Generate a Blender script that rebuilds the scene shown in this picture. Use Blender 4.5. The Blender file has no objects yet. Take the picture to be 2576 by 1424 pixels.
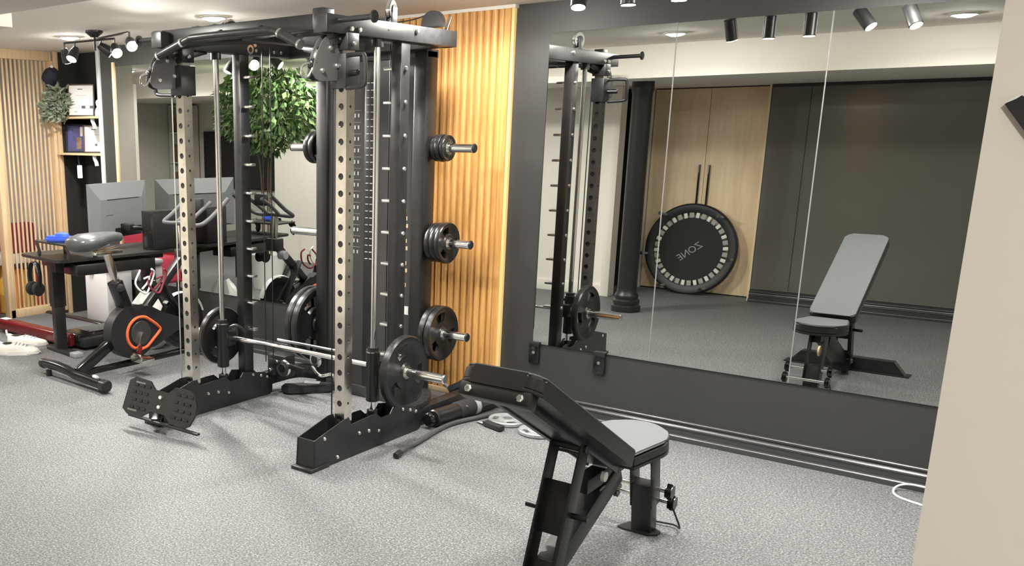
import bpy, bmesh, math, random
from mathutils import Vector, Matrix
PI = math.pi
R = math.radians
random.seed(7)
SC = bpy.context.scene
COL = SC.collection
XF = {}
D = 4.877          # plane of the mirror wall (y); the floor is z = 0, metres
CZ = 2.288         # ceiling height

# ------------------------------------------------------------------ materials
MATS = {}
def mat(name, col, rough=.5, metal=0., spec=.5, noise=None, bump=None, emit=None, coat=0.):
    m = bpy.data.materials.new(name); m.use_nodes = True
    nt = m.node_tree; b = nt.nodes['Principled BSDF']
    b.inputs['Base Color'].default_value = (*col, 1)
    b.inputs['Roughness'].default_value = rough
    b.inputs['Metallic'].default_value = metal
    b.inputs['Specular IOR Level'].default_value = spec
    b.inputs['Coat Weight'].default_value = coat
    if emit:
        b.inputs['Emission Color'].default_value = (*emit[0], 1)
        b.inputs['Emission Strength'].default_value = emit[1]
    tc = nt.nodes.new('ShaderNodeTexCoord')
    if noise:                                   # (scale, amount) mottled colour
        n = nt.nodes.new('ShaderNodeTexNoise'); n.inputs['Scale'].default_value = noise[0]
        n.inputs['Detail'].default_value = 4
        nt.links.new(tc.outputs['Object'], n.inputs['Vector'])
        r = nt.nodes.new('ShaderNodeValToRGB')
        a = noise[1]
        r.color_ramp.elements[0].position = .3; r.color_ramp.elements[1].position = .7
        r.color_ramp.elements[0].color = (*[c * (1 - a) for c in col], 1)
        r.color_ramp.elements[1].color = (*[min(1, c * (1 + a)) for c in col], 1)
        nt.links.new(n.outputs['Fac'], r.inputs['Fac'])
        nt.links.new(r.outputs['Color'], b.inputs['Base Color'])
    if bump:                                    # (scale, strength)
        n = nt.nodes.new('ShaderNodeTexNoise'); n.inputs['Scale'].default_value = bump[0]
        n.inputs['Detail'].default_value = 3
        nt.links.new(tc.outputs['Object'], n.inputs['Vector'])
        bp = nt.nodes.new('ShaderNodeBump'); bp.inputs['Strength'].default_value = bump[1]
        bp.inputs['Distance'].default_value = .004
        nt.links.new(n.outputs['Fac'], bp.inputs['Height'])
        nt.links.new(bp.outputs['Normal'], b.inputs['Normal'])
    MATS[name] = m
    return m

def wood(name, c0, c1, scale=(14, 14, 1.2), rough=.45):
    m = bpy.data.materials.new(name); m.use_nodes = True
    nt = m.node_tree; b = nt.nodes['Principled BSDF']; b.inputs['Roughness'].default_value = rough
    tc = nt.nodes.new('ShaderNodeTexCoord'); mp = nt.nodes.new('ShaderNodeMapping')
    mp.inputs['Scale'].default_value = scale
    n = nt.nodes.new('ShaderNodeTexNoise'); n.inputs['Scale'].default_value = 3.2
    n.inputs['Detail'].default_value = 7; n.inputs['Roughness'].default_value = .62
    n.inputs['Distortion'].default_value = .4
    r = nt.nodes.new('ShaderNodeValToRGB')
    r.color_ramp.elements[0].position = .32; r.color_ramp.elements[1].position = .72
    r.color_ramp.elements[0].color = (*c0, 1); r.color_ramp.elements[1].color = (*c1, 1)
    nt.links.new(tc.outputs['Object'], mp.inputs['Vector']); nt.links.new(mp.outputs['Vector'], n.inputs['Vector'])
    nt.links.new(n.outputs['Fac'], r.inputs['Fac']); nt.links.new(r.outputs['Color'], b.inputs['Base Color'])
    MATS[name] = m
    return m

def rubber_floor():
    m = bpy.data.materials.new('flecked_rubber'); m.use_nodes = True
    nt = m.node_tree; b = nt.nodes['Principled BSDF']; b.inputs['Roughness'].default_value = .62
    b.inputs['Specular IOR Level'].default_value = .3
    tc = nt.nodes.new('ShaderNodeTexCoord')
    v = nt.nodes.new('ShaderNodeTexNoise'); v.inputs['Scale'].default_value = 118; v.inputs['Detail'].default_value = 2.5
    v.inputs['Roughness'].default_value = .7
    w = nt.nodes.new('ShaderNodeTexVoronoi'); w.inputs['Scale'].default_value = 150
    big = nt.nodes.new('ShaderNodeTexNoise'); big.inputs['Scale'].default_value = 1.3; big.inputs['Detail'].default_value = 4
    for n in (v, w, big): nt.links.new(tc.outputs['Object'], n.inputs['Vector'])
    r = nt.nodes.new('ShaderNodeValToRGB'); cr = r.color_ramp
    cr.elements[0].position = .36; cr.elements[0].color = (.070, .072, .076, 1)
    cr.elements[1].position = .66; cr.elements[1].color = (.31, .318, .322, 1)
    e = cr.elements.new(.5); e.color = (.138, .142, .146, 1)
    nt.links.new(v.outputs['Fac'], r.inputs['Fac'])
    bw = nt.nodes.new('ShaderNodeValToRGB'); bw.color_ramp.elements[0].color = (.72, .72, .73, 1); bw.color_ramp.elements[1].color = (1.25, 1.25, 1.24, 1)
    nt.links.new(w.outputs['Color'], bw.inputs['Fac'])
    mx = nt.nodes.new('ShaderNodeMix'); mx.data_type = 'RGBA'; mx.blend_type = 'MULTIPLY'; mx.inputs['Factor'].default_value = 1
    nt.links.new(r.outputs['Color'], mx.inputs[6]); nt.links.new(bw.outputs['Color'], mx.inputs[7])
    br = nt.nodes.new('ShaderNodeValToRGB'); br.color_ramp.elements[0].color = (.86, .86, .86, 1); br.color_ramp.elements[1].color = (1.12, 1.12, 1.11, 1)
    nt.links.new(big.outputs['Fac'], br.inputs['Fac'])
    m2 = nt.nodes.new('ShaderNodeMix'); m2.data_type = 'RGBA'; m2.blend_type = 'MULTIPLY'; m2.inputs['Factor'].default_value = 1
    nt.links.new(mx.outputs[2], m2.inputs[6]); nt.links.new(br.outputs['Color'], m2.inputs[7])
    nt.links.new(m2.outputs[2], b.inputs['Base Color'])
    bp = nt.nodes.new('ShaderNodeBump'); bp.inputs['Strength'].default_value = .25; bp.inputs['Distance'].default_value = .003
    nt.links.new(v.outputs['Fac'], bp.inputs['Height']); nt.links.new(bp.outputs['Normal'], b.inputs['Normal'])
    MATS['floor'] = m
    return m

M = MATS
rubber_floor()
mat('ceiling', (.82, .79, .73), .9, bump=(60, .05))
mat('white_wall', (.80, .77, .71), .85, bump=(80, .05))
mat('pale_wall', (.70, .68, .62), .85, bump=(80, .05))
mat('grey_wall', (.42, .40, .37), .85)
mat('charcoal_wall', (.035, .035, .034), .5, bump=(90, .06))
mat('charcoal_trim', (.034, .035, .037), .27, 0., 1.)
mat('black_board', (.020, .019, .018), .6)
mat('mirror_glass', (.57, .585, .565), .0, 1.)
mat('smoked_glass', (.125, .123, .106), .16, 0., .7)
MATS['smoked_glass'].node_tree.nodes['Principled BSDF'].inputs['IOR'].default_value = 1.55
mat('seam', (.20, .205, .20), .35)
mat('edge_grey', (.50, .52, .54), .4)
mat('black_metal', (.015, .015, .016), .36, 0., .6, noise=(30, .25))
mat('black_plastic', (.018, .018, .020), .45)
mat('gloss_black', (.012, .012, .013), .14)
mat('dark_panel', (.046, .046, .047), .30, 0., .5)
mat('rubber_black', (.014, .014, .0145), .29, 0., .55, bump=(200, .1))
mat('foam', (.016, .016, .017), .8, bump=(120, .3))
mat('steel', (.76, .72, .65), .19, 1., noise=(18, .12))
mat('chrome', (.88, .88, .88), .16, 1.)
mat('bolt', (.92, .92, .90), .25, 1.)
mat('saddle_grey', (.075, .078, .082), .3)
mat('vinyl', (.150, .162, .168), .36, 0., .6, bump=(300, .08))
mat('vinyl_black', (.018, .017, .016), .42)
mat('grey_iron', (.36, .39, .40), .42, .35, noise=(40, .2))
wood('fluted_oak', (.50, .25, .070), (.78, .45, .160), (10, 10, .8), .42)
wood('pale_oak', (.74, .57, .37), (.86, .70, .49), (7, 7, .55), .5)
wood('slat_pine', (.58, .41, .24), (.76, .58, .37), (20, 20, .8), .5)
mat('felt', (.16, .145, .13), .95)
mat('led', (.55, .40, .18), .5, emit=((1., .68, .25), .34))
mat('lamp_glow', (1, 1, 1), .4, emit=((1, .955, .88), 520.))
mat('soft_glow', (1, 1, 1), .4, emit=((1, .94, .84), 160.))
mat('spot_glow', (1, 1, 1), .4, emit=((1, .93, .78), 22.))
mat('lamp_trim', (.8, .78, .72), .5)
mat('paper', (.80, .79, .78), .7)
mat('ink', (.10, .10, .11), .6)
mat('grey_ink', (.42, .42, .43), .6)
mat('frame_brown', (.055, .030, .020), .35)
mat('purple', (.035, .035, .15), .35, noise=(12, .4))
mat('white_plastic', (.82, .82, .84), .35)
mat('white_gloss', (.85, .84, .82), .25)
mat('blue_plastic', (.035, .10, .62), .4)
mat('monitor_back', (.20, .21, .22), .42, .15)
mat('grip_grey', (.085, .085, .09), .5)
mat('plate_grey', (.085, .083, .082), .32)
mat('dull_steel', (.10, .102, .105), .4, .4)
mat('screen', (.006, .006, .008), .08)
mat('red_gloss', (.13, .010, .012), .2)
mat('red_cloth', (.50, .045, .085), .8)
mat('dark_red', (.22, .020, .040), .8)
mat('orange', (.85, .16, .05), .5)
mat('orange_foam', (.75, .22, .03), .8)
mat('yellow_foam', (.85, .56, .10), .8)
mat('red_foam', (.55, .06, .04), .8)
mat('sole_grey', (.42, .41, .40), .6)
mat('leaf', (.085, .165, .050), .55, noise=(9, .55))
mat('leaf_light', (.22, .32, .13), .5, noise=(9, .4))
mat('leaf_grey', (.20, .235, .17), .65, noise=(15, .4))
mat('bark', (.10, .065, .04), .8)
mat('belt', (.10, .105, .11), .75, bump=(180, .3))
mat('navy_cloth', (.014, .017, .030), .85)
mat('strap', (.30, .31, .32), .7)
mat('shoe_white', (.80, .79, .74), .7)
mat('brown_things', (.20, .12, .075), .7, noise=(14, .6))
mat('mat_black', (.012, .012, .013), .75)
mat('skirt', (.013, .015, .018), .45)
mat('elastic', (.34, .34, .33), .7)
mat('elastic_light', (.70, .70, .66), .6)

# ------------------------------------------------------------------ mesh builder
def frame(o, x, y=None, z=None):
    """matrix whose local axes point along the given directions"""
    x = Vector(x).normalized()
    if y is not None:
        y = Vector(y); z = x.cross(y).normalized(); y = z.cross(x)
    else:
        z = Vector(z); y = z.cross(x).normalized(); z = x.cross(y)
    m = Matrix((x, y, z)).transposed().to_4x4(); m.translation = Vector(o)
    return m
def along(p, q):
    """matrix at p with local z pointing to q"""
    d = (Vector(q) - Vector(p)).normalized()
    a = Vector((0, 0, 1)) if abs(d.z) < .9 else Vector((1, 0, 0))
    x = a.cross(d).normalized(); y = d.cross(x)
    m = Matrix((x, y, d)).transposed().to_4x4(); m.translation = Vector(p)
    return m
def spline(pts, n=6, closed=False):
    P = [Vector(p) for p in pts]; out = []
    L = len(P); rng = L if closed else L - 1
    for i in range(rng):
        a, b = P[i], P[(i + 1) % L]
        p0 = P[i - 1] if (closed or i > 0) else a * 2 - b
        p3 = P[(i + 2) % L] if (closed or i + 2 < L) else b * 2 - a
        for k in range(n):
            t = k / n
            out.append(.5 * ((2 * a) + (-p0 + b) * t + (2 * p0 - 5 * a + 4 * b - p3) * t * t + (-p0 + 3 * a - 3 * b + p3) * t ** 3))
    if not closed: out.append(P[-1])
    return out

class MB:
    def __init__(s): s.bm = bmesh.new()
    def _add(s, verts, faces, Mx=None):
        vs = [s.bm.verts.new(Mx @ Vector(v) if Mx else v) for v in verts]
        out = []
        for f in faces:
            try: out.append(s.bm.faces.new([vs[i] for i in f]))
            except ValueError: pass
        return vs, out
    def box(s, lo, hi, bev=0., Mx=None, seg=2):
        x0, y0, z0 = lo; x1, y1, z1 = hi
        v = [(x0, y0, z0), (x1, y0, z0), (x1, y1, z0), (x0, y1, z0), (x0, y0, z1), (x1, y0, z1), (x1, y1, z1), (x0, y1, z1)]
        f = [(3, 2, 1, 0), (4, 5, 6, 7), (0, 1, 5, 4), (1, 2, 6, 5), (2, 3, 7, 6), (3, 0, 4, 7)]
        vs, fs = s._add(v, f, Mx)
        if bev:
            es = list({e for q in fs for e in q.edges})
            bmesh.ops.bevel(s.bm, geom=es, offset=bev, segments=seg, affect='EDGES', clamp_overlap=True, profile=.5)
        return s
    def cbox(s, c, size, bev=0., Mx=None):
        return s.box([c[i] - size[i] / 2 for i in range(3)], [c[i] + size[i] / 2 for i in range(3)], bev, Mx)
    def bar(s, p, q, w, h, bev=0., up=(0, 0, 1)):
        """box of section w x h from p to q"""
        p, q = Vector(p), Vector(q); d = q - p
        m = frame(p, d, z=up) if abs(d.normalized().dot(Vector(up))) < .99 else frame(p, d, z=(0, 1, 0))
        return s.box((0, -w / 2, -h / 2), (d.length, w / 2, h / 2), bev, m)
    def cyl(s, p, q, r, r2=None, seg=20, bev=0.):
        m = along(p, q); L = (Vector(q) - Vector(p)).length; r2 = r if r2 is None else r2
        if bev: return s.lathe([(0, 0), (r - bev, 0), (r, bev), (r2, L - bev), (r2 - bev, L), (0, L)], m, seg)
        return s.lathe([(0, 0), (r, 0), (r2, L), (0, L)], m, seg)
    def lathe(s, prof, Mx=None, seg=24):
        rings = []
        for r, h in prof:
            if r < 1e-6:
                v = Vector((0, 0, h)); rings.append([s.bm.verts.new(Mx @ v if Mx else v)])
            else:
                ring = []
                for k in range(seg):
                    a = 2 * PI * k / seg; v = Vector((r * math.cos(a), r * math.sin(a), h))
                    ring.append(s.bm.verts.new(Mx @ v if Mx else v))
                rings.append(ring)
        for a, b in zip(rings, rings[1:]):
            for k in range(seg):
                k2 = (k + 1) % seg
                if len(a) == 1 and len(b) == 1: continue
                if len(a) == 1: q = [a[0], b[k2], b[k]]
                elif len(b) == 1: q = [a[k], a[k2], b[0]]
                else: q = [a[k], a[k2], b[k2], b[k]]
                try: s.bm.faces.new(q)
                except ValueError: pass
        return s
    def tube(s, pts, r, seg=10, closed=False, flat=None):
        P = [Vector(p) for p in pts]; n = len(P); rings = []; nx = None
        for i, p in enumerate(P):
            a = P[i - 1] if (i or closed) else p; b = P[(i + 1) % n] if (i < n - 1 or closed) else p
            t = (b - a).normalized()
            if nx is None:
                nx = Vector((0, 0, 1)).cross(t)
                if nx.length < .05: nx = Vector((0, 1, 0)).cross(t)
            nx = (nx - t * nx.dot(t)).normalized(); ny = t.cross(nx)
            rr = r[i] if isinstance(r, (list, tuple)) else r
            k1, k2 = flat if flat else (1, 1)
            rings.append([s.bm.verts.new(p + (nx * math.cos(2 * PI * k / seg) * k1 + ny * math.sin(2 * PI * k / seg) * k2) * rr) for k in range(seg)])
        m = n if closed else n - 1
        for i in range(m):
            A, B = rings[i], rings[(i + 1) % n]
            for k in range(seg):
                k2 = (k + 1) % seg
                try: s.bm.faces.new([A[k], A[k2], B[k2], B[k]])
                except ValueError: pass
        if not closed:
            for ring, rev in ((rings[0], True), (rings[-1], False)):
                try: s.bm.faces.new(ring[::-1] if rev else ring)
                except ValueError: pass
        return s
    def prism(s, poly, z0, z1, Mx=None, bev=0.):
        n = len(poly)
        v = [(x, y, z0) for x, y in poly] + [(x, y, z1) for x, y in poly]
        f = [tuple(range(n))[::-1], tuple(range(n, 2 * n))] + [(i, (i + 1) % n, n + (i + 1) % n, n + i) for i in range(n)]
        vs, fs = s._add(v, f, Mx)
        if bev:
            es = list({e for q in fs[:2] for e in q.edges})
            bmesh.ops.bevel(s.bm, geom=es, offset=bev, segments=2, affect='EDGES', clamp_overlap=True)
        return s
    def quad(s, a, b, c, d):
        s._add([a, b, c, d], [(0, 1, 2, 3)]); return s
    def holed(s, Mx, w, L, n, r):
        """perforated strip: local x width, y length, holes down the middle"""
        p = L / n; hw, hh = w / 2, p / 2
        ca = math.atan2(hh, hw); A = []
        for q in (0, 1, 2, 3):
            base = q * PI / 2
            c = ca if q % 2 == 0 else PI / 2 - ca
            A += [base, base + c / 2, base + c, base + (c + PI / 2) / 2]
        for i in range(n):
            cy = (i + .5) * p
            out, inn, dp = [], [], []
            for a in A:
                cx, sx = math.cos(a), math.sin(a)
                t = min(hw / max(abs(cx), 1e-9), hh / max(abs(sx), 1e-9))
                out.append((t * cx, cy + t * sx, 0)); inn.append((r * cx, cy + r * sx, 0)); dp.append((r * cx, cy + r * sx, -.004))
            k = len(A)
            f = [(j, (j + 1) % k, k + (j + 1) % k, k + j) for j in range(k)] + [(k + j, k + (j + 1) % k, 2 * k + (j + 1) % k, 2 * k + j) for j in range(k)]
            s._add(out + inn + dp, f, Mx)
        return s
    def build(s, name, m, parent=None, local=False, smooth=35, **props):
        bm = s.bm
        if parent is not None and not local and XF.get(parent.name) is not None:
            bmesh.ops.transform(bm, matrix=XF[parent.name].inverted(), verts=bm.verts)
        bmesh.ops.recalc_face_normals(bm, faces=bm.faces)
        me = bpy.data.meshes.new(name); bm.to_mesh(me); bm.free()
        if smooth:
            for p in me.polygons: p.use_smooth = True
            me.set_sharp_from_angle(angle=R(smooth))
        me.materials.append(M[m] if isinstance(m, str) else m)
        o = bpy.data.objects.new(name, me); COL.objects.link(o)
        if parent is not None:
            o.parent = parent; XF[o.name] = XF.get(parent.name)
        for k, v in props.items(): o[k] = v
        return o

def thing(name, label, cat, loc=(0, 0, 0), rot=(0, 0, 0), group=None):
    o = bpy.data.objects.new(name, None); COL.objects.link(o)
    o.location = loc; o.rotation_euler = rot; o.empty_display_size = .05
    from mathutils import Euler
    XF[o.name] = Matrix.Translation(Vector(loc)) @ Euler(rot).to_matrix().to_4x4()
    o['label'] = label; o['category'] = cat
    if group: o['group'] = group
    return o
def single(mb, name, m, label, cat, loc=(0, 0, 0), rot=(0, 0, 0), group=None, local=True):
    """a thing that is one mesh"""
    o = mb.build(name, m); o.location = loc; o.rotation_euler = rot
    o['label'] = label; o['category'] = cat
    if group: o['group'] = group
    return o
def struct(mb, name, m, **kw):
    o = mb.build(name, m, **kw); o['kind'] = 'structure'; return o
def dup(root, loc, rot, label, scale=None):
    r = root.copy(); COL.objects.link(r); r.location = loc; r.rotation_euler = rot; r['label'] = label
    if scale: r.scale = scale
    for ch in list(root.children):
        c = ch.copy(); COL.objects.link(c); c.parent = r
        for g in list(ch.children):
            d = g.copy(); COL.objects.link(d); d.parent = c
    return r
def light(kind, loc, energy, color=(1, .955, .895), size=.05, aim=None, angle=100, blend=.6, parent=None):
    l = bpy.data.lights.new('lamp', kind); l.energy = energy; l.color = color
    if kind == 'AREA': l.shape = 'DISK'; l.size = size
    else: l.shadow_soft_size = size
    if kind == 'SPOT': l.spot_size = R(angle); l.spot_blend = blend
    o = bpy.data.objects.new('lamp', l); COL.objects.link(o); o.location = loc
    if aim is not None:
        o.rotation_euler = (Vector(aim) - Vector(loc)).to_track_quat('-Z', 'Y').to_euler()
    return o
def bolts(parent, pts, axis, r=.011, h=.008, name='bolt', m='bolt'):
    for p in pts:
        p = Vector(p); a = Vector(axis).normalized()
        MB().lathe([(0, 0), (r, 0), (r, h * .55), (r * .75, h), (0, h)], along(p, p + a), 8).build(name, m, parent)

# ------------------------------------------------------------------ room shell
struct(MB().box((-11.3, -1.4, -.08), (1.6, 5.3, 0)), 'floor', 'floor', smooth=0)
struct(MB().box((-11.3, 1.99, CZ), (1.6, 5.3, CZ + .08)), 'ceiling', 'ceiling', smooth=0)
struct(MB().box((-11.3, -1.4, 2.03), (1.6, 1.99, CZ + .08)), 'ceiling_bulkhead', 'white_wall', smooth=0)
# mirror wall: charcoal, behind the glass
struct(MB().box((-6.58, D + .008, 0), (1.6, D + .2, CZ)), 'wall_mirror', 'charcoal_wall', smooth=0)
struct(MB().box((-11.3, D + .12, 0), (-7.225, D + .3, CZ)), 'wall_back', 'grey_wall', smooth=0)
# mirrors
def mirror(x0, x1, seams, nm):
    e = [x0] + seams + [x1]
    for i, (a, b) in enumerate(zip(e, e[1:])):
        mb = MB(); g = .0015
        mb.box((a + g, D, .402), (b - g, D + .0075, 2.127))
        o = mb.build('wall_mirror', 'mirror_glass', smooth=0)
        o['label'] = nm[i]; o['category'] = 'mirror'; o['group'] = 'wall mirror panels'
    for x in seams:
        o = MB().box((x - .0027, D - .0015, .402), (x + .0027, D + .002, 2.127)).build('trim_1', 'seam', smooth=0)
        o['kind'] = 'structure'
mirror(-2.537, -.15, [-1.847, -1.153], ['wall mirror panel beside the charcoal margin, showing the rack and black column',
        'wall mirror panel between the two seams, showing the round trampoline', 'wall mirror panel ending at the white wall, showing the bench'])
mirror(-6.37, -3.55, [-4.95], ['wall mirror panel behind the desk, nearest the shelf niche', 'wall mirror panel behind the rack, showing the tree and bike handlebars'])
for x, w, t in ((-2.52, .062, 'black mirror clip at the charcoal end of the mirror'), (-2.12, .066, 'black mirror clip below the glass, behind the bench backrest')):
    k = thing('mirror_clip', t, 'clip', (x, D + .004, .345), group='mirror clips')
    MB().box((x - w / 2, D - .012, .285), (x + w / 2, D + .008, .40), .003).build('plate', 'gloss_black', k)
    MB().box((x - w / 2, D - .016, .385), (x + w / 2, D - .002, .412), .002).build('lip', 'black_metal', k)
    MB().cyl((x, D - .012, .35), (x, D - .017, .35), .009, seg=12).build('screw', 'bolt', k)
# base board, stepped, with its quarter round
def baseboard(x0, x1, y, sgn, name):
    q = lambda cy, cz, r, a0, a1, n=6: [(cy + r * math.cos(R(a0 + (a1 - a0) * k / n)), cz + r * math.sin(R(a0 + (a1 - a0) * k / n))) for k in range(n + 1)]
    prof = [(0, 0), (.040, 0)] + q(.026, .018, .014, 0, 90) + [(.019, .033), (.019, .060)] + q(.019, .066, .005, -60, 80, 4) + [(.016, .074), (.012, .086)] + q(.010, .098, .010, -20, 100) + [(0, .108)]
    mx = frame((x0, y, 0), (0, sgn, 0), y=(0, 0, 1))
    L = x1 - x0
    zdir = mx.to_3x3() @ Vector((0, 0, 1))
    mb = MB().prism(prof, 0, L * (1 if zdir.x > 0 else -1), mx)
    struct(mb, name, 'charcoal_trim')
baseboard(-2.735, 1.2, D + .008, -1, 'baseboard_mirror')
baseboard(-6.56, -3.6, D + .008, -1, 'baseboard_rear')
# fluted oak panel with its LED strip
mb = MB(); x0, x1, n = -3.60, -2.80, 17; p = (x1 - x0) / n
pts = []
for i in range(n):
    a = x0 + i * p
    for t, d in ((0, .004), (.07, .004), (.09, .012), (.2, .0215), (.35, .026), (.65, .026), (.8, .0215), (.91, .012), (.93, .004)):
        pts.append((a + t * p, D - d))
pts.append((x1, D - .004)); poly = pts + [(x1, D + .008), (x0, D + .008)]
mb.prism(poly, .035, 2.270)
struct(mb, 'wall_fluted', 'fluted_oak', smooth=60)
struct(MB().box((-2.80, D - .030, .02), (-2.764, D + .008, 2.272)), 'trim_2', 'fluted_oak', smooth=0)
o = MB().box((-2.764, D - .022, .02), (-2.746, D + .008, 2.272), .003).build('light_strip', 'led')
o['label'] = 'warm lit LED strip along the edge of the fluted oak panel'; o['category'] = 'light strip'
struct(MB().box((-3.60, D - .034, 0), (-2.74, D + .008, .033), .003), 'trim_3', 'slat_pine')
struct(MB().box((-3.62, D - .032, 2.270), (-2.737, D + .008, CZ)), 'trim_4', 'ceiling', smooth=0)
struct(MB().box((-6.395, D - .012, .40), (-6.37, D + .008, 2.16), .002), 'trim_9', 'slat_pine')
# slim pale upright that closes the niche
struct(MB().box((-6.60, D - .012, 0), (-6.562, D + .008, CZ), .002), 'trim_5', 'edge_grey')
# left side: slat screen end, niche back, wall beyond the screen
struct(MB().box((-8.1, 3.40, 0), (-8.0, 5.1, CZ)), 'wall_left', 'grey_wall', smooth=0)
struct(MB().box((-8.0, 3.36, 0), (-8.1, 3.40, 2.1)), 'trim_6', 'pale_wall', smooth=0)
# white wall close to the camera on the far right
struct(MB().box((-.1065, .98, 0), (1.5, 1.12, CZ)), 'wall_right', 'white_wall', smooth=0)
# rooms behind the camera, seen only in the mirrors
struct(MB().box((-8.43, .72, 0), (-3.87, .82, 2.03)).box((-7.93, .82, 0), (-6.9, .87, 2.03)), 'wall_pale', 'white_wall', smooth=0)
struct(MB().box((-6.9, .82, 0), (-3.90, .838, .11), .004), 'baseboard_pale', 'white_wall')
struct(MB().box((-3.93, .70, 0), (-3.845, .84, 2.03), .004), 'trim_7', 'white_wall')
struct(MB().box((-11.3, -.02, 0), (-3.86, .10, 2.03)), 'wall_far', 'pale_wall', smooth=0)
struct(MB().box((-11.3, .1, 0), (-11.1, 5.3, CZ)), 'wall_end', 'pale_wall', smooth=0)
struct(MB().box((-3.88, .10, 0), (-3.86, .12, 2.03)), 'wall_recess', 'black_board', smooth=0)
struct(MB().box((-6.0, .10, 0), (-3.90, .118, 2.03)), 'wall_passage', 'black_board', smooth=0)  # passage walls blackened to stand in for the darkness inside
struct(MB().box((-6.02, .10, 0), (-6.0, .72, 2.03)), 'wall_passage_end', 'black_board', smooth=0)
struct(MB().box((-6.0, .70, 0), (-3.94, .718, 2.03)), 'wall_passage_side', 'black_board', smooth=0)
struct(MB().box((-3.86, -.12, 0), (-2.70, -.03, 2.03)), 'wall_cupboard', 'black_board', smooth=0)
struct(MB().box((-2.70, .10, 0), (-.5, .19, 2.03)), 'wall_rear', 'charcoal_wall', smooth=0)
struct(MB().box((-2.72, -.05, 0), (-2.70, .19, 2.03)), 'wall_rear_return', 'pale_oak', smooth=0)
struct(MB().box((-.6, -1.4, 0), (-.5, .1, 2.03)), 'wall_hall', 'white_wall', smooth=0)
struct(MB().box((-.5, -1.4, 0), (1.6, -1.3, 2.03)), 'wall_hall_end', 'white_wall', smooth=0)
struct(MB().box((1.5, -1.3, 0), (1.6, 5.3, CZ)), 'wall_hall_side', 'white_wall', smooth=0)
baseboard(-2.70, -.5, .19, 1, 'baseboard_far')
# smoked glass panels on the rear wall
for i, (a, b, t) in enumerate(((-2.69, -2.36, 'narrow smoked glass panel next to the oak cupboard'), (-2.355, -.95, 'wide smoked glass panel behind the bench, seen in the mirror'))):
    o = MB().box((a, .1915, .125), (b, .199, 2.0)).build('glass_panel', 'smoked_glass', smooth=0)
    o['label'] = t; o['category'] = 'glass panel'

# ------------------------------------------------------------------ oak cupboard doors with long pulls
cup = thing('cupboard', 'tall pale oak cupboard with two doors behind the trampoline', 'cupboard', (-3.28, 0, 0))
MB().box((-3.85, -.03, 0), (-2.72, -.012, 2.03)).build('body', 'black_board', cup, smooth=0)
for a, b, hx in ((-3.85, -3.302, -3.345), (-3.298, -2.722, -3.25)):
    d = MB().box((a, -.012, .012), (b, .006, 2.02), .002).build('door', 'pale_oak', cup)
    MB().box((hx - .008, .006, .89), (hx + .008, .03, 1.285), .003).build('handle', 'gloss_black', d)

# black cast column
colm = struct(MB().lathe([(.086, .2), (.086, 1.93), (.094, 1.95), (.094, 2.03)], Matrix.Translation((-3.40, 1.45, 0)), 40), 'column', 'black_metal')
struct(MB().lathe([(0, 0), (.128, 0), (.128, .05), (.112, .062), (.118, .085), (.118, .10), (.100, .115), (.106, .14), (.102, .155), (.090, .17), (.087, .21), (0, .21)], Matrix.Translation((-3.40, 1.45, 0)), 8 * 5), 'column_base', 'black_metal')

# round trampoline leaning on the cupboard
tc = Vector((-3.325, .115, .45)); tilt = R(7)
up = Vector((0, -math.sin(tilt), math.cos(tilt))); nrm = Vector((0, math.cos(tilt), math.sin(tilt)))
tr = thing('trampoline', 'round black fitness trampoline leaning against the oak cupboard doors', 'trampoline', (tc.x, tc.y + .06, 0))
TM = frame(tc, (-1, 0, 0), y=up)            # local z = outwards (towards the mirrors)
if (TM.to_3x3() @ Vector((0, 0, 1))).dot(nrm) < 0: TM = frame(tc, (1, 0, 0), y=up)
ring = lambda r, z, n=64: [TM @ Vector((r * math.cos(2 * PI * k / n), r * math.sin(2 * PI * k / n), z)) for k in range(n)]
MB().tube(ring(.435, -.005), .016, 10, True).build('rim', 'black_metal', tr)
MB().lathe([(.365, .004), (.37, .018), (.40, .030), (.44, .030), (.458, .016), (.458, -.01), (.44, -.02), (.37, -.008), (.365, .004)], TM, 64).build('padded_skirt', 'skirt', tr)
MB().lathe([(0, -.004), (.318, -.004), (.322, 0), (.318, .004), (0, .004)], TM, 64).build('jumping_mat', 'mat_black', tr)
mb, mb2 = MB(), MB()
for k in range(36):
    a = 2 * PI * (k + .5) / 36
    q = TM @ Matrix.Rotation(a, 4, 'Z')
    (mb2 if k % 2 else mb).box((.315, -.017 if k % 2 else -.022, -.002), (.375, .017 if k % 2 else .022, .007), .002, q)
mb.build('elastic_band', 'elastic', tr, kind='stuff'); mb2.build('elastic_band', 'elastic_light', tr, kind='stuff')
for a in (-62, -118, -10, 50, 130, 190):
    q = TM @ Matrix.Rotation(R(a), 4, 'Z')
    p0 = q @ Vector((.43, 0, 0)); p1 = q @ Vector((.44, 0, .17))
    lg = MB().cyl(p0, p1, .0125, seg=12).build('leg', 'strap', tr)
    MB().cyl(p1, q @ Vector((.44, 0, .195)), .018, seg=12).build('foot', 'rubber_black', lg)
cu = bpy.data.curves.new('lettering', 'FONT'); cu.body = 'ZONE'; cu.size = .098; cu.align_x = 'CENTER'; cu.align_y = 'CENTER'; cu.extrude = .0005; cu.shear = .15
tmp = bpy.data.objects.new('lettering_source', cu); COL.objects.link(tmp)
lme = bpy.data.meshes.new_from_object(tmp.evaluated_get(bpy.context.evaluated_depsgraph_get()))
bpy.data.objects.remove(tmp); lme.materials.clear(); lme.materials.append(M['strap'])
lme.transform(XF[tr.name].inverted() @ TM @ Matrix.Translation((0, -.02, .0052)) @ Matrix.Rotation(R(-38), 4, 'Z'))
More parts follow.
